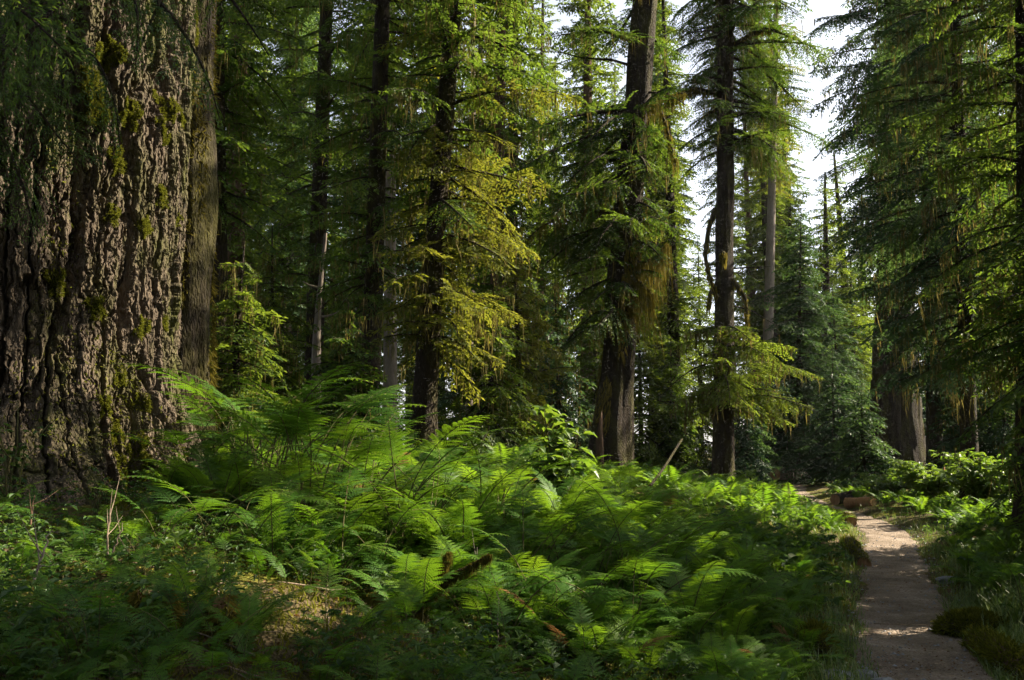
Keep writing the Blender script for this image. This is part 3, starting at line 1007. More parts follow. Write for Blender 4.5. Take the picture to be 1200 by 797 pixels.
# ------------------------------------------------------------------ ferns
def frond_geo(g, L, W, n, m, seed, kind='lady', stipe=.22, th0=10, th1=75, lod=2, sag=.15, thick=.006, M4=None):
    """One frond growing from the origin, arching towards +X. lod 2: leaflets with their own lobes; 1: toothed leaflets; 0: plain leaflets."""
    r = np.random.default_rng(seed)
    ug = np.linspace(0, 1, 60)
    th = np.radians(th0 + (th1 - th0) * ug ** 1.3)
    cxs = np.concatenate([[0], np.cumsum(np.sin(th[:-1]) * L / 59)])
    czs = np.concatenate([[0], np.cumsum(np.cos(th[:-1]) * L / 59)])
    ph = r.uniform(0, 6)

    def bend(P):   # P[...,0] = distance along, 1 = across, 2 = out of plane
        u = np.clip(P[..., 0] / L, 0, 1)
        ex = P[..., 0] - u * L
        t = np.interp(u, ug, th)
        x = np.interp(u, ug, cxs) + ex * np.sin(t) - P[..., 2] * np.cos(t)
        z = np.interp(u, ug, czs) + ex * np.cos(t) + P[..., 2] * np.sin(t)
        y = P[..., 1] + .03 * L * np.sin(ph + 2.5 * u) * u
        return np.stack([x, y, z], -1)
    i = np.arange(n)
    t = (i + .5) / n
    u = (stipe + (1 - stipe) * t ** .92) * L
    if kind == 'lady':
        ln = W * np.sin(PI * (0.10 + .90 * t) ** .72) ** .9 + .012
        ang = np.radians(72 - 24 * t)
    else:
        ln = W * (1 - t) ** 1.0 * (1.0 - .12 * (t < .12)) + .014
        ang = np.radians(66 - 20 * t)
    tint0 = np.clip(r.normal(.45, .12) + .25 * t, 0, 1)
    for s in (-1, 1):
        lns = ln * r.uniform(.88, 1.1, n)
        an = ang + r.normal(0, .05, n)
        base = np.stack([u + s * .006, 0 * u, 0 * u], -1)
        d = np.stack([np.cos(an), s * np.sin(an), r.normal(.02, .05, n)], -1)
        pl = np.stack([-s * np.sin(an), np.cos(an), 0 * an], -1)     # across the pinna
        if lod == 0:
            w = lns * .26
            mid = base + d * (lns * .38)[:, None]
            tip = base + d * lns[:, None]
            tip[:, 2] -= sag * lns
            mid[:, 2] -= sag * .15 * lns
            g.quads(bend(np.stack([base, mid + pl * (w / 2)[:, None], tip, mid - pl * (w / 2)[:, None]], 1)), tint0)
            continue
        f = (np.arange(m) + .4) / m
        for q in (-1, 1):
            FI, LN = np.meshgrid(f, lns)
            env = np.sin(PI * (.18 + .82 * FI) ** .8) if kind == 'lady' else (1 - FI) ** .8
            gapw = (1 - stipe) * L / n
            pw = np.minimum(LN * (.19 if kind == 'lady' else .30), gapw * (.66 if kind == 'lady' else .70)) * env * r.uniform(.8, 1.15, FI.shape) + .002
            b = base[:, None] + d[:, None] * (FI * LN)[..., None]
            b[..., 2] -= sag * LN * FI ** 2
            a2 = np.radians(62) + r.normal(0, .09, FI.shape)
            dd = np.cos(a2)[..., None] * d[:, None] + (q * np.sin(a2))[..., None] * pl[:, None]
            dd[..., 2] -= .12
            sdv = np.stack([-dd[..., 1], dd[..., 0], 0 * dd[..., 0]], -1)
            step = (LN / m) * (.52 if kind == 'lady' else .46)
            mid = b + dd * (pw * .45)[..., None]
            tip = b + dd * pw[..., None]
            K = np.stack([b - sdv * (step * .55)[..., None], mid - sdv * (step * .8)[..., None] * 1.0, tip, mid + sdv * (step * .8)[..., None]], 2)
            K[:, :, 0] = b
            tt = np.clip(np.repeat(tint0[:, None], m, 1) + .12 * FI + r.normal(0, .05, FI.shape), 0, 1)
            g.quads(bend(K.reshape(-1, 4, 3)), tt.ravel())
        # pinna midrib blade so the leaflet reads as one leaf
        w = lns * .05 + .002
        tip = base + d * (lns * 1.02)[:, None]
        tip[:, 2] -= sag * lns
        mid = base + d * (lns * .5)[:, None]
        mid[:, 2] -= sag * .25 * lns
        g.quads(bend(np.stack([base, mid + pl * (w / 2)[:, None], tip, mid - pl * (w / 2)[:, None]], 1)), tint0)
    us = np.linspace(0, L, 12)
    v, q = tube(bend(np.stack([us, 0 * us, 0 * us - .003], -1)), np.linspace(thick, thick * .25, 12), 4)
    g.add(v, q, .5, 1)


FM = [M['fern'], M['stem'], M['dead']]


def frond_mesh(*a, **k):
    g = Geo()
    frond_geo(g, *a, **k)
    return g.mesh('frond', FM)


LADY = [frond_mesh(.80 + .1 * (i % 3), .125 + .010 * (i % 4), 23, 11, 900 + i, 'lady', .2, 8 + 5 * i % 20, 82 + 9 * (i % 4), sag=.12 + .05 * (i % 3)) for i in range(7)]
BRACK = [frond_mesh(1.28 + .12 * (i % 3), .20 + .03 * (i % 3), 13, 12, 950 + i, 'bracken', .60 - .04 * (i % 2), 4, 92 + 7 * (i % 4), sag=.16, thick=.007) for i in range(6)]
DEADF = [None]
gd = Geo()
frond_geo(gd, .8, .14, 20, 9, 990, 'lady', .2, 20, 130)
DEADF = gd.mesh('frond', [M['dead'], M['twig']])

r = np.random.default_rng(314)


def fern(x, y, label, kind='lady', size=1.0, nf=None, lean=None, group='ferns on the bank', dead=False):
    z = float(ground(x, y)) - .02
    root = thing('lady_fern' if kind == 'lady' else 'bracken_fern', label, 'fern', (x, y, z), group)
    if kind == 'lady':
        nf = nf or int(r.integers(10, 15))
        a0 = r.uniform(0, 6)
        for k in range(nf):
            me = DEADF if dead else LADY[int(r.integers(0, len(LADY)))]
            child('frond', me, root, (0, 0, 0), (r.normal(0, .06), r.normal(.0, .14), a0 + k * 2 * PI / nf + r.normal(0, .2)), size * r.uniform(.75, 1.12))
    else:
        nf = nf or int(r.integers(8, 12))
        for k in range(nf):
            me = BRACK[int(r.integers(0, len(BRACK)))]
            yaw = (lean if lean is not None else r.uniform(0, 6.28)) + r.normal(0, 1.7)
            child('frond', me, root, (r.normal(0, .10), r.normal(0, .10), 0), (r.normal(0, .10), r.normal(.05, .12), yaw), size * r.uniform(.7, 1.1))
    return root


# single ferns one can point to: photo column, depth, kind, size, leaning direction, label
FERNS = [
    (222, 7.3, 'bracken', .92, -.6, 'upright bright fern standing against the foot of the enormous trunk'),
    (262, 6.7, 'lady', 1.0, None, 'blue green fern in the shade just right of the foot of the enormous trunk'),
    (300, 7.6, 'bracken', 1.05, .2, 'tall backlit fern second from the enormous trunk'),
    (345, 7.0, 'bracken', 1.12, 2.6, 'tallest dark stemmed fern left of the pale leaning snag'),
    (385, 7.4, 'bracken', 1.12, .0, 'tall arching fern right under the pale leaning snag'),
    (412, 6.6, 'bracken', 1.02, -.4, 'big spreading fern whose dark bare stems show under it, left of the golden hemlock'),
    (318, 6.9, 'bracken', 1.22, -.3, 'very tall bushy fern third from the foot of the enormous trunk'),
    (362, 6.8, 'bracken', 1.25, .6, 'highest bushy fern of the bank, left of the tall arching fern'),
    (282, 7.9, 'bracken', 1.18, .9, 'tall fern behind the blue green fern by the enormous trunk'),
    (440, 7.8, 'bracken', 1.05, .4, 'glowing fern in front of the pale grey trunk'),
    (470, 6.3, 'bracken', .95, -.2, 'wide fern in front of the leaning golden hemlock'),
    (505, 7.2, 'bracken', .95, .3, 'bright fern at the base of the leaning golden hemlock'),
    (540, 6.2, 'lady', 1.15, None, 'full vase shaped fern at the middle of the sunlit patch'),
    (575, 7.5, 'bracken', .92, .1, 'sunlit fern below the medium brown trunk'),
    (610, 6.0, 'bracken', .82, -.3, 'layered flat fern in front of the sunlit patch above the mossy ground'),
    (640, 5.2, 'bracken', .62, .2, 'small flat fern with a pale bare stem above the yellow mossy ground'),
    (655, 7.8, 'lady', 1.2, None, 'bright fern beneath the broad leaved shrub'),
    (690, 6.4, 'bracken', .85, .0, 'long flat yellow green fern right of the sunlit patch'),
    (725, 5.6, 'bracken', .78, -.2, 'flat spreading fern low in the middle of the bank'),
    (735, 8.6, 'lady', 1.1, None, 'dark green fern in front of the broken reddish stub'),
    (770, 7.0, 'lady', 1.05, None, 'rounded dark fern halfway down the bank'),
    (800, 5.9, 'lady', .95, None, 'soft fern near the bottom of the bank, left of the mossy hummock'),
    (835, 6.6, 'lady', .95, None, 'lush shaded fern at the bottom of the bank nearest the trail'),
    (815, 9.0, 'lady', .95, None, 'yellow tipped fern on the bank below the straight bare trunk'),
    (870, 8.2, 'lady', .85, None, 'low fern on the bank leaning toward the trail'),
    (240, 5.0, 'bracken', .55, -.3, 'flat dark fern spreading below the mossy foot of the enormous trunk'),
    (300, 5.3, 'bracken', .55, .2, 'flat fern catching a little light over the dark slope'),
    (180, 4.6, 'bracken', .42, .2, 'small dim fern on the dark slope under the enormous trunk'),
    (235, 3.55, 'bracken', .40, .0, 'pale long fern frond at the very bottom of the dark slope'),
    (300, 3.9, 'lady', .42, None, 'small dim fern just above the bottom of the dark slope'),
    (1125, 11.0, 'lady', .75, None, 'low shaded fern on the far side of the trail opposite the mossy hummock'),
    (1150, 9.6, 'lady', .72, None, 'low fern beside the trail between two mossy rocks'),
    (1185, 8.2, 'bracken', .62, 1.6, 'bright upright fern at the edge of the view beside the trail'),
    (1110, 13.5, 'lady', .8, None, 'spreading fern on the far side of the trail below the leafy shrub'),
    (1168, 12.0, 'lady', .8, None, 'dark fern under the leafy shrub at the edge of the view'),
]
for px, d, kd, sz, ln, lab in FERNS:
    fern((px - CX) / F * d, d, lab, kd, sz, lean=ln, group='ferns beside the trail' if px > 1000 else 'ferns on the bank')
for px, d, lab in ((622, 9.6, 'withered reddish brown fern in front of the broken reddish stub'), (590, 5.0, 'small brown withered fern above the mossy ground')):
    fern((px - CX) / F * d, d, lab, 'lady', .6 if d > 6 else .3, 6, dead=True)

# the bed of ferns nobody could count
bank, near_bed = Geo(), Geo()
LOWG = []
for i in range(5):
    g1 = Geo(); frond_geo(g1, .86, .13, 22, 8, 1200 + i, 'lady', .18, 10, 85 + 10 * i, lod=1, sag=.15)
    g0 = Geo(); frond_geo(g0, 1.0, .18, 18, 6, 1300 + i, 'lady', .15, 12, 85 + 10 * i, lod=0, sag=.15)
    gb = Geo(); frond_geo(gb, 1.15, .21, 13, 10, 1400 + i, 'bracken', .5, 4, 90 + 8 * i, lod=1, sag=.15)
    LOWG.append((g1, g0, gb))


def stamp(dst, src, scale, yaw, tilt, loc, dt, dead=False):
    off = 0
    c, s = math.cos(tilt), math.sin(tilt)
    cy_, sy_ = math.cos(yaw), math.sin(yaw)
    Rm = np.array([[cy_, -sy_, 0], [sy_, cy_, 0], [0, 0, 1]]) @ np.array([[c, 0, s], [0, 1, 0], [-s, 0, c]])
    base = dst.n
    for V, Q, T, mm in zip(src.v, src.q, src.t, src.m):
        dst.v.append((V @ Rm.T * scale + loc).astype(np.float32))
        dst.q.append(Q + base)
        dst.t.append(np.clip(T + dt, 0, 1))
        dst.m.append(np.where(mm == 0, 2, mm).astype(np.int32) if dead else mm)
    dst.n += src.n


def bed(dst, x, y, size, kind, nf, dt):
    z = float(ground(x, y)) - .02
    a0 = r.uniform(0, 6)
    for k in range(nf):
        src = LOWG[int(r.integers(0, 5))][kind]
        stamp(dst, src, size * r.uniform(.7, 1.1), a0 + k * 2 * PI / nf + r.normal(0, .3), r.normal(0, .12), np.array([x + r.normal(0, .05), y + r.normal(0, .05), z]), dt + r.normal(0, .13), r.random() < .006)


for it in range(3000):
    d = 4.9 * (34 / 4.9) ** r.random()
    px = r.uniform(200, 1230)
    x = (px - CX) / F * d
    s = float(pathx(d)) - x
    if abs(s) < (.95 if s > 0 else 1.1) + .1 * r.random():
        continue
    if d < 6.2 and r.random() < .45 and px < 850:
        continue
    if px < 330 and d < 6.6:
        continue
    if d < 5.4 and px < 480:
        continue
    if s < 0 and d < 8.0 and px < 1180:
        continue
    dens = .5 + .5 * float(noise(x / 2.2, d / 2.2, 0, 91))
    if r.random() > .35 + .9 * dens:
        continue
    sz = r.uniform(.55, 1.0) * (0.8 if s < 0 else 1.0) * (0.75 if 0 < s < 1.8 else 1.0)
    if d > 16:
        bed(bank, x, d, sz * 1.05, 1, 7, .05)
    elif s > 2.2 and r.random() < .5:
        bed(near_bed, x, d, sz * .85, 2, 3, .02)
    else:
        bed(near_bed, x, d, sz * .85, 0, 7, 0)
for it in range(380):
    d = r.uniform(2.7, 5.6)
    px = r.uniform(-60, 900)
    x = (px - CX) / F * d
    if float(pathx(d)) - x < .9:
        continue
    bed(near_bed, x, d, r.uniform(.22, .45), 2 if r.random() < .6 else 0, int(r.integers(2, 5)), -.15)
tag(near_bed.obj('fern_bed', FM), 'mass of green ferns covering the bank and the verge of the trail', 'ferns', kind='stuff')
tag(bank.obj('distant_fern_bed', FM), 'low ferns covering the forest floor under the far trees', 'ferns', kind='stuff')

# ------------------------------------------------------------------ low herbs, grass, moss and litter
def herb_patch(g, n, gen, size, lift, fan, mat=0, elong=1.0):
    XY = gen(n)
    x, y = XY[:, 0], XY[:, 1]
    n = len(x)
    z = ground(x, y)
    sz = size * r.uniform(.5, 1.4, n)
    h = lift * r.uniform(.25, 1.4, n)
    c = np.stack([x, y, z + h], -1)
    a0 = r.uniform(0, 2 * PI, n)
    t0 = r.uniform(.05, .8, n)
    for k in range(fan):
        a = a0 + 2 * PI * k / fan + r.normal(0, .25, n)
        d = np.stack([np.cos(a), np.sin(a), r.normal(.05, .28, n)], -1)
        s = np.stack([-np.sin(a), np.cos(a), r.normal(0, .22, n)], -1)
        L = sz * elong
        tip = c + d * L[:, None] - np.stack([0 * L, 0 * L, L * .30], -1)
        w = sz * .34
        tt = np.clip(t0 + r.normal(0, .08, n), 0, 1)
        fold = np.stack([0 * L, 0 * L, L * .10], -1)
        for q in (-1, 1):                                   # two rounded halves folded along the midrib
            o1 = c + d * (L * .28)[:, None] + q * s * (w * .85)[:, None] + fold
            o2 = c + d * (L * .68)[:, None] + q * s * (w * .80)[:, None] + fold * .6
            g.quads(np.stack([c, o1, o2, tip], 1), tt, mat)
    return c, z


def region(dmin, dmax, pmin, pmax, keep, power=1.0):
    def f(n):
        d = dmin * (dmax / dmin) ** (r.random(n) ** power)
        px = r.uniform(pmin, pmax, n)
        x = (px - CX) / F * d
        s = pathx(d) - x
        k = keep(x, d, s, px)
        return np.stack([x[k], d[k]], -1)
    return f


gh = Geo()
off_path = lambda x, y, s, px: (np.abs(s) > .62 + .25 * r.random(len(s))) & (noise(x / .55, y / .55, 0, 44) > -.35)
herb_patch(gh, 12000, region(2.3, 12, -40, 1240, off_path), .027, .09, 3)
herb_patch(gh, 7000, region(2.3, 9, -40, 900, off_path), .022, .17, 5, elong=1.3)
herb_patch(gh, 900, region(2.9, 10, -40, 1240, off_path), .048, .20, 3, elong=1.1)
herb_patch(gh, 4500, region(9, 34, 200, 1240, off_path), .10, .25, 4)
tag(gh.obj('low_herbs', M['herb']), 'small three leaved herbs carpeting the slope between the ferns', 'herbs', kind='stuff')


def blades(g, XY, h, w, lean_amt):
    x, y = XY[:, 0], XY[:, 1]
    n = len(x)
    b = np.stack([x, y, ground(x, y) - .01], -1)
    a = r.uniform(0, 2 * PI, n)
    hh = h * r.uniform(.4, 1.3, n)
    d = np.stack([np.cos(a), np.sin(a), 0 * a], -1)
    s = np.stack([-np.sin(a), np.cos(a), 0 * a], -1) * w
    le = (lean_amt * r.uniform(.3, 1.5, n) * hh)[:, None]
    up = np.array([0, 0, 1.0])
    m = b + up * (hh * .6)[:, None] + d * le * .35
    e = b + up * (hh * .92)[:, None] + d * le
    t = r.uniform(0, 1, n)
    g.quads(np.stack([b - s, b + s, m + s * .8, m - s * .8], 1), t)
    g.quads(np.stack([m - s * .8, m + s * .8, e + s * .08, e - s * .08], 1), t)


gg = Geo()
blades(gg, region(5.2, 34, 700, 1240, lambda x, y, s, px: (np.abs(s) > .52 + .2 * r.random(len(s))) & (np.abs(s) < 2.4 * r.random(len(s)) + .5))(26000), .20, .004, .55)
blades(gg, region(8, 14, 1020, 1230, lambda x, y, s, px: (s < -.75))(3500), .30, .006, .6)
blades(gg, region(6.2, 8.4, 1130, 1240, lambda x, y, s, px: (s < -1.0))(2500), .38, .007, .6)
blades(gg, region(5.2, 24, 820, 1200, lambda x, y, s, px: (np.abs(s) > .40 + .1 * r.random(len(s))) & (np.abs(s) < .80))(30000), .10, .0035, .8)
blades(gg, region(5.2, 10, 1080, 1240, lambda x, y, s, px: (s < -.40) & (s > -1.0))(9000), .13, .0035, .9)
tag(gg.obj('trail_grass', M['grass']), 'short green grass fringing both edges of the trail', 'grass', kind='stuff')

gm = Geo()
XY = region(2.6, 14, -40, 1240, lambda x, y, s, px: (np.abs(s) > .6 + .1 * r.random(len(s))) & (noise(x / .8, y / .8, 0, 71) > -.15))(60000)
n = len(XY)
b = np.stack([XY[:, 0], XY[:, 1], ground(XY[:, 0], XY[:, 1]) - .004], -1)
dr = norm(r.normal(0, .55, (n, 3)) + [0, 0, 1])
sdv = norm(np.cross(dr, r.normal(0, 1, (n, 3))))
le = r.uniform(.015, .05, n)[:, None] * (XY[:, 1:2] / 5) ** .5
w = .006 * (XY[:, 1:2] / 5)
gm.quads(np.stack([b - sdv * w, b + sdv * w, b + dr * le + sdv * w * .4, b + dr * le - sdv * w * .4], 1), r.uniform(.1, 1, n))
tag(gm.obj('moss_carpet', M['green_moss']), 'yellow brown moss carpeting the forest floor under the ferns', 'moss', kind='stuff')

gl = Geo()
XY = region(2.4, 12, -60, 1240, lambda x, y, s, px: r.random(len(s)) < np.where(np.abs(s) < .6, .12, .6))(1100)
for x, y in XY:
    l = r.uniform(.06, .5) * (1 if r.random() < .8 else 1.8)
    a = r.uniform(0, 6.28)
    t_ = np.linspace(-.5, .5, 4)
    xx, yy = x + l * t_ * math.cos(a), y + l * t_ * math.sin(a)
    zz = ground(xx, yy) + r.uniform(.004, .05) + t_ * r.normal(0, .12) * l
    gl.add(*tube(np.stack([xx, yy, zz], -1), r.uniform(.0025, .007) * np.array([1, .9, .7, .4]), 4))
tag(gl.obj('twig_litter', M['twig'], shade_smooth=True), 'fallen twigs scattered over the dark slope', 'twigs', kind='stuff')
gd2 = Geo()
herb_patch(gd2, 3000, region(2.4, 12, -60, 1240, lambda x, y, s, px: r.random(len(s)) < np.where(np.abs(s) < .6, .12, .9)), .028, .012, 1, elong=1.3)
herb_patch(gd2, 2500, region(5.6, 16, 900, 1240, lambda x, y, s, px: np.abs(s) < .7), .014, .016, 1, elong=1.5)
tag(gd2.obj('leaf_litter', M['dead']), 'brown dead leaves and needles strewn on the forest floor', 'leaf litter', kind='stuff')

gp_ = Geo()
XY = region(5.4, 22, 900, 1180, lambda x, y, s, px: (np.abs(s) < .62) & (r.random(len(s)) < .25 + 1.2 * np.abs(s)))(5000)
n = len(XY)
zc = ground(XY[:, 0], XY[:, 1]) + .014
ps = (.004 + .016 * r.random(n) ** 3) * (XY[:, 1] / 7) ** .5
a0 = r.uniform(0, 6.28, n)
rim = [np.stack([XY[:, 0] + np.cos(a0 + k * PI / 2) * ps * r.uniform(.7, 1.3, n), XY[:, 1] + np.sin(a0 + k * PI / 2) * ps, zc], -1) for k in range(4)]
topv = np.stack([XY[:, 0], XY[:, 1], zc + ps * .8], -1)
for k in range(4):
    m_ = (rim[k] + rim[(k + 1) % 4]) / 2
    gp_.quads(np.stack([rim[k], m_, rim[(k + 1) % 4], topv], 1), .5)
tag(gp_.obj('trail_pebbles', M['rock']), 'small pebbles and grit strewn on the dirt trail', 'pebbles', kind='stuff')

# ------------------------------------------------------------------ shrubs with broad leaves
def shrub(name, label, x, y, h, spread, nst, leaf, seed, mat='shrub', group=None):
    q = np.random.default_rng(seed)
    root = thing(name, label, 'shrub', (x, y, float(ground(x, y)) - .02), group)
    sg, lg = Geo(), Geo()
    for k in range(nst):
        a = q.uniform(0, 6.28)
        t_ = np.linspace(0, 1, 9)
        hh, sp = h * q.uniform(.6, 1.08), spread * q.uniform(.3, 1)
        P = np.stack([sp * t_ ** 1.5 * math.cos(a) + q.normal(0, .02, 9) * t_, sp * t_ ** 1.5 * math.sin(a) + q.normal(0, .02, 9) * t_, hh * t_ ** .9], -1)
        sg.add(*tube(P, np.linspace(.009, .003, 9), 5))
        n = int(13 * hh / .8)
        tt = q.uniform(.35, 1, n)
        c = np.stack([np.interp(tt, t_, P[:, i]) for i in range(3)], -1)
        for j in range(n):
            b = q.uniform(0, 6.28)
            st = c[j] + np.array([math.cos(b), math.sin(b), .25]) * leaf * .5
            sg.add(*tube(np.stack([c[j], st]), [.002, .0015], 3))
            for w in (-.9, 0, .9):                      # leaves in threes
                ang = b + w
                L = leaf * q.uniform(.7, 1.15) * (1 if w == 0 else .85)
                d_ = np.array([math.cos(ang), math.sin(ang), q.normal(-.1, .22)])
                s_ = np.array([-math.sin(ang), math.cos(ang), q.normal(0, .2)])
                up = np.array([0, 0, .12 * L])
                m1, m2 = st + d_ * L * .35, st + d_ * L * .7
                tip = st + d_ * L - up * 1.6
                t = float(np.clip(q.normal(.5, .2), 0, 1))
                ww = L * .30
                for sg_ in (-1, 1):
                    lg.quads(np.array([[st, m1, m1 + sg_ * s_ * ww + up, st + sg_ * s_ * ww * .25], [m1, m2, m2 + sg_ * s_ * ww * .75 + up * .8, m1 + sg_ * s_ * ww + up],
                                       [m2, tip, tip, m2 + sg_ * s_ * ww * .75 + up * .8]]), t)
    sg.obj('stem', M['stem'], root, True)
    lg.obj('foliage', M[mat], root)
    return root


def at(px, d):
    return (px - CX) / F * d, d


x, y = at(652, 9.2)
shrub('leafy_shrub', 'broad leaved bright shrub rising above the ferns left of the big moss draped tree', x, y, 1.28, .35, 9, .17, 1)
x, y = at(1090, 24)
shrub('leafy_shrub', 'sunlit yellow green shrub beside the broken stump across the trail', x, y, 1.2, 1.3, 34, .20, 2)
x, y = at(1150, 20)
shrub('leafy_shrub', 'sprawling green shrub right of the broken stump', x, y, 1.4, 1.4, 34, .20, 3)
x, y = at(1040, 27)
shrub('leafy_shrub', 'low glowing shrub right behind the two sawn logs', x, y, .7, 1.3, 34, .17, 4)
x, y = at(858, 30)
shrub('leafy_shrub', 'small sunlit shrub at the foot of the straight bare trunk', x, y, .8, 1.0, 18, .18, 5)
x, y = at(262, 7.5)
shrub('leafy_shrub', 'small yellow green sapling between the enormous trunk and the tall ferns', x, y, .7, .35, 10, .06, 6)
x, y = at(1195, 16)
shrub('leafy_shrub', 'tall lit shrub at the edge of the view, right of every other shrub', x, y, 1.25, .7, 16, .15, 7)
x, y = at(20, 5.6)
shrub('leafy_shrub', 'dim small leaved shrub in front of the enormous trunk', x, y, .75, .4, 7, .05, 8, 'herb')
x, y = at(120, 6.2)
shrub('leafy_shrub', 'thin dark shrub under the furrowed bark of the enormous trunk', x, y, .35, .3, 7, .05, 9, 'herb')

# ------------------------------------------------------------------ logs, stumps, rocks
def blob(g, c, rad, seed, sub=26, amp=.25, sq=(1, 1, 1), ang=None):
    th = np.linspace(0, PI, sub)
    ph = np.linspace(0, 2 * PI, sub * 2)
    T, Pp = np.meshgrid(th, ph, indexing='ij')
    D = np.stack([np.sin(T) * np.cos(Pp), np.sin(T) * np.sin(Pp), np.cos(T)], -1)
    if ang:   # faceted: flatten along random planes
        q = np.random.default_rng(seed)
        rr = np.ones(T.shape) * 1.25
        for k in range(ang):
            nrm = norm(q.normal(0, 1, 3))
            dd = D @ nrm
            rr = np.minimum(rr, np.where(dd > .05, q.uniform(.72, 1.0) / np.maximum(dd, .05), 9))
    else:
        rr = 1 + amp * fbm(D[..., 0] * 1.6, D[..., 1] * 1.6, D[..., 2] * 1.6, seed, 3)
    rr = rr + .03 * noise(D[..., 0] * 9, D[..., 1] * 9, D[..., 2] * 9, seed + 3)
    V = D * rr[..., None] * rad * np.array(sq) + np.array(c)
    g.add(V, grid_quads(sub, sub * 2))
    return V


def tufts(g, V, n, q, lmin, lmax, w, upz=.2):
    P = V.reshape(-1, 3)
    c = P.mean(0)
    P = P[q.integers(0, len(P), n)] + q.normal(0, .012, (n, 3))
    P = P[P[:, 2] > c[2] - .25 * (P[:, 2].max() - c[2]) ]
    n = len(P)
    o = norm(P - c)
    dr = norm(o + q.normal(0, .5, (n, 3)) + [0, 0, upz])
    sdv = norm(np.cross(dr, q.normal(0, 1, (n, 3))))
    le = q.uniform(lmin, lmax, n)[:, None]
    g.quads(np.stack([P - sdv * w, P + sdv * w, P + dr * le + sdv * w * .3, P + dr * le - sdv * w * .3], 1), q.uniform(.1, 1, n))


def rock(label, px, d, rad, sq, seed, mat='rock', ang=9, mossn=0, dx=0, sink=.25, name='rock', cat='rock', amp=.25):
    x, y = at(px, d)
    z = float(ground(x, y)) + rad * sq[2] * (1 - sink) - rad * sq[2] * .35
    root = thing(name, label, cat, (x, y, z))
    g = Geo()
    V = blob(g, (0, 0, 0), rad, seed, ang=ang, sq=sq, amp=amp)
    g.obj('stone' if cat == 'rock' else 'mound', M[mat], root, ang is None)
    if mossn:
        q = np.random.default_rng(seed)
        g2 = Geo()
        tufts(g2, V, mossn, q, .02, .07, .005)
        g2.obj('moss', M['green_moss'], root)


rock('grey angular rock lying at the near edge of the trail', 1022, 6.35, .10, (1.0, .9, .8), 3)
rock('small pale rock on the trail edge behind the grey angular rock', 996, 6.75, .07, (1.2, .8, .6), 4)
rock('flat pale stone half buried near the trail, left of the grey angular rock', 962, 6.5, .09, (1.3, 1, .5), 6)
rock('mossy hummock on the bank left of the trail', 943, 7.0, .13, (1, .9, 1.1), 8, 'bark_moss', None, 2200, name='moss_hummock', cat='hummock')
rock('big mossy mound bulging onto the far edge of the trail', 1124, 8.3, .24, (1.3, .9, .5), 9, 'bark_moss', None, 9000, name='moss_hummock', cat='hummock')
rock('dull grey stone among ferns across the trail', 1098, 11.4, .09, (1.5, .8, .6), 12)


def log(name, label, A, B, rad, bark, seed, mossn=0, end='wood', cat='log', taper=.9):
    A, B = np.array(A, float), np.array(B, float)
    q = np.random.default_rng(seed)
    root = thing(name, label, cat, A)
    g = Geo()
    k, n = 22, 20
    t_ = np.linspace(0, 1, k)
    P = (B - A) * t_[:, None] + np.stack([0 * t_, 0 * t_, .04 * np.sin(t_ * 5 + seed) * np.linalg.norm(B - A) * .2], -1)
    rad_ = rad * (1 - (1 - taper) * t_)
    v, qd = tube(P, rad_, n)
    W = v.reshape(k, n, 3)
    cen = P[:, None]
    I, J = np.meshgrid(np.arange(k), np.arange(n), indexing='ij')
    dsp = 1 + .10 * noise(np.cos(J / n * 2 * PI) * 2, np.sin(J / n * 2 * PI) * 2, I * .35, seed) + .04 * noise(J * 1.0, I * .6, 0, seed + 1)
    W = cen + (W - cen) * dsp[..., None]
    g.add(W, qd)
    g.obj('bark', M[bark], root, True)
    for e, off in ((0, -1), (k - 1, 1)):
        ge = Geo()
        ring = W[e]
        c = P[e] + norm(B - A) * off * .004
        inner = c + (ring - c) * .55 - norm(B - A) * off * .012
        rr = np.concatenate([ring * 1.0, inner, [c]])
        Q = [[j, (j + 1) % n, n + (j + 1) % n, n + j] for j in range(n)] + [[n + j, n + j + 1, n + (j + 2) % n, 2 * n] for j in range(0, n, 2)]
        ge.add(rr, Q)
        ge.obj('sawn_end', M[end], root)
    if mossn:
        g2 = Geo()
        tufts(g2, W, mossn, q, .02, .07, .006)
        g2.obj('moss', M['green_moss'], root)
    return root


def gp(px, d, up=0.0):
    x, y = at(px, d)
    return np.array([x, y, float(ground(x, y)) + up])


log('sawn_log', 'short reddish sawn log lying at the trail bend', gp(987, 26.2, .16), gp(1017, 25.4, .14), .15, 'wood', 21)
log('sawn_log', 'dark short log lying just behind the reddish sawn log', gp(973, 28.0, .17), gp(994, 28.6, .17), .17, 'bark_dark', 22)
log('mossy_log', 'low mossy log lying on the bank at the near side of the trail bend', gp(938, 22.0, .10), gp(991, 20.2, .10), .16, 'bark_moss', 23, 4200)
log('rotten_log', 'rotting brown log edging the trail below the big mossy mound', gp(1130, 7.7, .05), gp(1196, 6.3, .03), .12, 'bark_red', 24, 6500)
log('rotten_log', 'mossy sunken log on the bank above the trail, left of the path sunspots', gp(985, 15.5, .06), gp(1003, 13.2, .05), .11, 'bark_moss', 25, 1800)
log('fallen_log', 'grey fallen trunk lying in the shade beyond the trail bend', gp(905, 44, .5), gp(985, 47, .3), .32, 'bark_pale', 26)
log('fallen_branch', 'weathered pale branch lying by the foot of the straight bare trunk', gp(800, 31, .25), gp(836, 29.5, .5), .06, 'bark_pale', 27, cat='branch')
log('fallen_branch', 'thin grey branch leaning in the ferns right of the big moss draped tree', gp(760, 14, .35), gp(798, 16, 1.15), .022, 'bark_dark', 28, cat='branch')
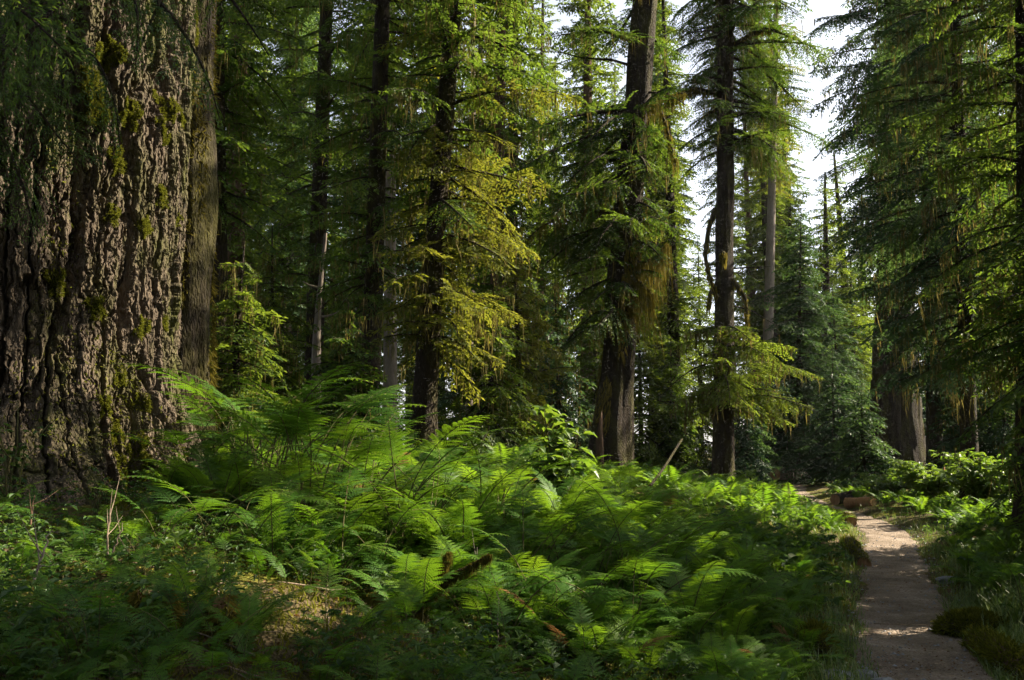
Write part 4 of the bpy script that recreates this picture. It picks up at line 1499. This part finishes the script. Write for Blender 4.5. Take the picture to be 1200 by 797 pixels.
for i, (px, d, rad) in enumerate(((800, 31.5, .24), (812, 32.2, .28), (823, 31.4, .2))):
    rock(['pale broken chunk of wood, left of three by the straight bare trunk', 'largest pale chunk of wood by the straight bare trunk', 'pale broken chunk of wood nearest the straight bare trunk'][i],
         px, d, rad, (1.4, .8, .7), 40 + i, 'bark_pale', 7, name='wood_chunk', cat='wood chunk', sink=.0)


def snag(name, label, px, d, h, rad, bark, seed, lean=0.0, mossn=0, jag=.35, split=.5):
    x, y = at(px, d)
    q = np.random.default_rng(seed)
    root = thing(name, label, 'stump', (x, y, float(ground(x, y)) - .05))
    n, k = 22, 22
    th = np.linspace(0, 2 * PI, n, endpoint=False)
    top = h * (1 - jag * (.5 + .5 * np.cos(th - q.uniform(0, 6))) - .12 * q.random(n))
    t_ = np.linspace(0, 1, k)
    Z = t_[:, None] * top[None]
    rr = rad * (1 + .45 * np.exp(-Z / (h * .15))) * (1 - .28 * Z / h) * (1 + .12 * noise(np.cos(th)[None] * 2, np.sin(th)[None] * 2, Z * 2, seed))
    V = np.stack([rr * np.cos(th) + lean * Z, rr * np.sin(th), Z], -1)
    g = Geo()
    i, j = np.meshgrid(np.arange(k - 1), np.arange(n), indexing='ij')
    g.add(V, np.stack([i * n + j, i * n + (j + 1) % n, (i + 1) * n + (j + 1) % n, (i + 1) * n + j], -1).reshape(-1, 4))
    g.obj('bark', M[bark], root, True)
    gi = Geo()
    ring = V[-1]
    deep = ring * [.72, .72, 1] - np.array([0, 0, .22 * h])
    c = np.array([[lean * h * .6, 0, h * .5]])
    gi.add(np.concatenate([ring, deep, c]), [[j, (j + 1) % n, n + (j + 1) % n, n + j] for j in range(n)] + [[n + j, n + j + 1, n + (j + 2) % n, 2 * n] for j in range(0, n, 2)])
    gi.obj('broken_top', M['wood'], root)
    if mossn:
        g2 = Geo()
        P = V.reshape(-1, 3)[q.integers(0, k * n, mossn)] + q.normal(0, .01, (mossn, 3))
        o = norm((P - [0, 0, 0]) * [1, 1, 0])
        dr = norm(o * .8 + q.normal(0, .4, (mossn, 3)) + [0, 0, -.7])
        sdv = norm(np.cross(dr, q.normal(0, 1, (mossn, 3))))
        le = q.uniform(.02, .07, mossn)[:, None]
        g2.quads(np.stack([P - sdv * .005, P + sdv * .005, P + dr * le + sdv * .002, P + dr * le - sdv * .002], 1), q.uniform(0, .8, mossn))
        g2.obj('moss', M['moss'], root)


snag('broken_stump', 'splintered pale broken stump standing among lit shrubs across the trail', 1103, 25, 1.05, .12, 'wood', 31, .06)
snag('broken_stump', 'lower splintered stump touching the pale broken stump', 1086, 25.6, .75, .14, 'bark_moss', 32, -.05)
snag('broken_stub', 'thin reddish stub of broken wood leaning on the foot of the moss draped tree', 702, 21.5, 1.9, .10, 'bark_red', 33, .0)
snag('mossy_stub', 'mossy finger of dead wood on the dark slope, left one of a pair', 180, 3.6, .30, .035, 'bark_moss', 34, .02, 1500)
snag('mossy_stub', 'mossy finger of dead wood on the dark slope, right one of a pair', 202, 3.65, .28, .035, 'bark_moss', 35, .05, 1500)
snag('mossy_stub', 'short mossy stub at the bottom of the dark slope, with a bright tip', 285, 3.8, .22, .035, 'bark_moss', 36, .03, 1300)
snag('mossy_stub', 'wide mossy stub beside the bright tipped one', 268, 3.95, .24, .05, 'bark_moss', 37, -.05, 1500)

# the dead mossy branch that leans out of the bank in front
root = thing('mossy_dead_branch', 'dark dead branch wrapped in shaggy moss, leaning out of the slope under the ferns', 'branch', gp(492, 5.05))
b0 = np.array(root.location)
q = np.random.default_rng(61)
lines = [[(455, 760, 4.85), (490, 715, 5.00), (515, 685, 5.05), (535, 672, 5.05), (552, 662, 5.05), (574, 650, 5.00)], [(512, 690, 5.05), (520, 668, 5.07), (526, 648, 5.10)], [(470, 745, 4.90), (455, 715, 4.75), (437, 695, 4.70)]]
for L in lines:
    P = np.array([pt(*p) for p in L]) - b0
    tt = np.linspace(0, 1, len(P))
    ts = np.linspace(0, 1, 24)
    P = np.stack([np.interp(ts, tt, P[:, i]) for i in range(3)], -1) + q.normal(0, .004, (24, 3))
    tg, mg = Geo(), Geo()
    tg.add(*tube(P, np.linspace(.016, .006, 24), 7))
    Pp = P[q.integers(0, 24, 1500)]
    strands(mg, Pp, q, .012, .07, .004, (0, .35), 2, .010)
    lo_ = tg.obj('limb', M['bark_dark'], root, True)
    mg.obj('moss', M['moss'], lo_)

# bleached dead twigs and dry stalks on the dark slope
def stalk(name, label, pts, rad, mat='twig', twigs=3, seed=0):
    q = np.random.default_rng(seed)
    P = np.array([pt(*p) for p in pts])
    root = thing(name, label, 'dead twig', P[0])
    P = P - P[0]
    g = Geo()
    ts = np.linspace(0, 1, 10)
    Pp = np.stack([np.interp(ts, np.linspace(0, 1, len(P)), P[:, i]) for i in range(3)], -1) + q.normal(0, .006, (10, 3)) * ts[:, None]
    g.add(*tube(Pp, np.linspace(rad, rad * .35, 10), 5))
    for k in range(twigs):
        i = int(q.integers(3, 9))
        d = norm(norm(Pp[-1] - Pp[0]) + q.normal(0, .6, 3)) * q.uniform(.08, .22)
        g.add(*tube(np.stack([Pp[i], Pp[i] + d * .5, Pp[i] + d + [0, 0, .02]]), [rad * .5, rad * .35, rad * .15], 4))
    g.obj('stem', M[mat], root, True)


stalk('dead_twig', 'bleached upright dead twig on the dark slope, palest of the bare twigs', [(40, 680, 3.7), (48, 655, 3.72), (62, 622, 3.75)], .007, 'bark_pale', 3, 1)
stalk('dead_twig', 'dry tan forked stalk above the mossy fingers', [(126, 650, 4.3), (126, 625, 4.3), (131, 600, 4.32)], .006, 'twig', 4, 2)
stalk('dead_twig', 'leaning tan stalk crossing the dry forked stalk', [(132, 648, 4.3), (138, 630, 4.3), (144, 614, 4.3)], .005, 'twig', 2, 3)
stalk('dead_twig', 'rust coloured tall stalk near the edge of the dark slope', [(36, 615, 4.6), (37, 598, 4.6), (41, 578, 4.6)], .006, 'bark_red', 2, 4)
stalk('dead_twig', 'short pale stub of a twig at the bottom of the dark slope', [(41, 775, 3.1), (45, 766, 3.1), (49, 757, 3.1)], .007, 'bark_pale', 0, 5)
for i, (px, d, lab) in enumerate(((583, 4.9, 'thin pale upright stem under the flat ferns above the mossy ground'), (709, 5.2, 'thin white stem standing right of the mossy ground'), (560, 5.4, 'thin stem behind the mossy dead branch'))):
    b = gp(px, d)
    stalk('dead_twig', lab, [(px, 770 - 25 * (i == 2), d), (px + 1, 740, d), (px - 1, 690 - 50 * (i == 2), d)], .005, 'bark_pale', 2, 20 + i)

# ------------------------------------------------------------------ moss and low boughs on the two main trunks
mg = Geo()
q = np.random.default_rng(71)
n = 5200
tq, zq = q.uniform(-PI, PI, n), q.uniform(1.5, 8.5, n)
side = np.cos(tq + .5)
k = (noise(tq * 1.4, zq * .5, 0, 19) + .9 * np.exp(-((zq - 5.6) / 1.3) ** 2) * (side > -.3) > .45)
tq, zq = tq[k], zq[k]
n = len(tq)
o = np.stack([np.cos(tq), np.sin(tq), 0 * tq], -1)
B_ = big_ax(zq) + o * (.46 * (1 - .7 * zq / 36) * 1.05)[:, None]
ang = tq + PI / 2
s_ = np.stack([np.cos(ang), np.sin(ang), 0 * ang], -1) * .011
le = q.uniform(.06, .38, n)
m = B_ + o * .06 + np.stack([0 * le, 0 * le, -le * .5], -1)
e = m + np.stack([q.normal(0, .02, n), q.normal(0, .02, n), -le * .5], -1) + o * .02
mg.quads(np.stack([B_ - s_, B_ + s_, m + s_ * 1.1, m - s_ * 1.1], 1), q.uniform(.2, 1, n))
mg.quads(np.stack([m - s_ * 1.1, m + s_ * 1.1, e + s_ * .2, e - s_ * .2], 1), q.uniform(.2, 1, n))
mg.obj('moss', M['moss'], big_root)
# clubs of moss hanging from dead limbs
bl = np.array(big_root.location)
for (L, drop) in (([(715, 250, 24), (690, 246, 23.6), (668, 250, 23.4), (640, 262, 23.2), (618, 280, 23)], .5), ([(730, 300, 24), (752, 308, 23.6), (772, 300, 23.4), (783, 285, 23.2)], 1.6),
                  ([(728, 320, 24), (748, 330, 23.5), (765, 345, 23.3)], 1.9), ([(738, 130, 24), (770, 116, 23.5), (800, 110, 23.4)], .7), ([(745, 105, 24), (775, 130, 24), (785, 165, 24), (792, 195, 24)], .4),
                  ([(722, 215, 24), (700, 214, 23.6), (676, 220, 23.2), (650, 236, 23)], .9)):
    P = np.array([pt(*p) for p in L]) - bl
    ts = np.linspace(0, 1, 14)
    P = np.stack([np.interp(ts, np.linspace(0, 1, len(P)), P[:, i]) for i in range(3)], -1) + q.normal(0, .02, (14, 3)) * ts[:, None]
    l1, l2 = Geo(), Geo()
    l1.add(*tube(P, np.linspace(.06, .02, 14), 6))
    lo_ = l1.obj('dead_limb', M['bark_moss'], big_root, True)
    strands(l2, P[2:][q.integers(0, 12, 170)], q, .06, drop, .016, (.1, .9), 3, .05)
    l2.obj('hanging_moss', M['moss'], lo_)

# the fan of boughs halfway up the straight trunk and its bare mossy limbs
cg, lg, mg = Geo(), Geo(), Geo()
pl_ = np.array(path_root.location)
for i in range(46):
    yaw = q.uniform(0, 6.28)
    z = q.uniform(3.0, 6.2)
    l = q.uniform(1.4, 3.9) * (1 - .25 * abs(z - 4.4)) * (1.15 if math.cos(yaw) > 0 else .9)
    B = sorted(LIB['hi'], key=lambda b: abs(b[4] - l))[int(q.integers(0, 3))]
    sc = l / B[4]
    ro, pi_ = q.normal(0, .3), q.normal(.12, .16)
    off = path_ax(z)
    cg.quads(rot_branch(B[0] * sc, ro, pi_, yaw) + off, np.clip(B[1] * .8 + q.normal(.1, .1), 0, 1))
    P = rot_branch(B[2] * sc, ro, pi_, yaw) + off
    lg.add(*tube(P, np.linspace(.05, .008, len(P)), 5))
    Hp = rot_branch(B[3] * sc, ro, pi_, yaw) + off
    strands(mg, Hp[q.integers(0, len(Hp), 40)], q, .1, .7, .05, (0, .9))
lg.obj('low_bough', M['bark_moss'], path_root, True)
for L in ([(850, 318, 34), (866, 338, 33.6), (874, 350, 33.4), (876, 375, 33.4)], [(838, 245, 34), (830, 270, 33.7), (826, 300, 33.5), (833, 330, 33.5), (840, 345, 33.7)],
          [(846, 300, 33.7), (848, 296, 33.4), (848, 305, 33.3)], [(840, 110, 34), (815, 104, 33.5), (795, 108, 33)], [(850, 60, 34), (880, 40, 33.5), (915, 30, 33)], [(838, 335, 34), (832, 345, 33.5), (830, 360, 33.4)]):
    P = np.array([pt(*p) for p in L]) - pl_
    ts = np.linspace(0, 1, 14)
    P = np.stack([np.interp(ts, np.linspace(0, 1, len(P)), P[:, i]) for i in range(3)], -1)
    l1 = Geo()
    l1.add(*tube(P, np.linspace(.11, .05, 14), 6))
    lo_ = l1.obj('mossy_limb', M['bark_moss'], path_root, True)
    l2 = Geo()
    strands(l2, P[1:][q.integers(0, 13, 160)], q, .08, .4, .05, (.1, .9), 2, .05)
    l2.obj('moss', M['moss'], lo_)
cg.obj('low_foliage', M['sunny'], path_root)
mg.obj('hanging_moss', M['lichen'], path_root)

# ------------------------------------------------------------------ the air
hz = Geo()
lo, hi = np.array([-470, -130, -14.0]), np.array([470, 930, 70.0])
c8 = np.array([[(hi if i & 1 else lo)[0], (hi if i & 2 else lo)[1], (hi if i & 4 else lo)[2]] for i in range(8)])
hz.add(c8, [[0, 2, 3, 1], [4, 5, 7, 6], [0, 1, 5, 4], [2, 6, 7, 3], [0, 4, 6, 2], [1, 3, 7, 5]])
hm_, hnt, hout = nodes('thin_air')
pv = N(hnt, 'ShaderNodeVolumePrincipled')
pv.inputs['Color'].default_value = (.92, .96, 1.0, 1)
pv.inputs['Density'].default_value = 0.00015
pv.inputs['Anisotropy'].default_value = 0.2
hnt.links.new(pv.outputs[0], hout.inputs['Volume'])
tag(hz.obj('haze', hm_), 'thin pale haze in the air between the trees', 'haze', kind='stuff')
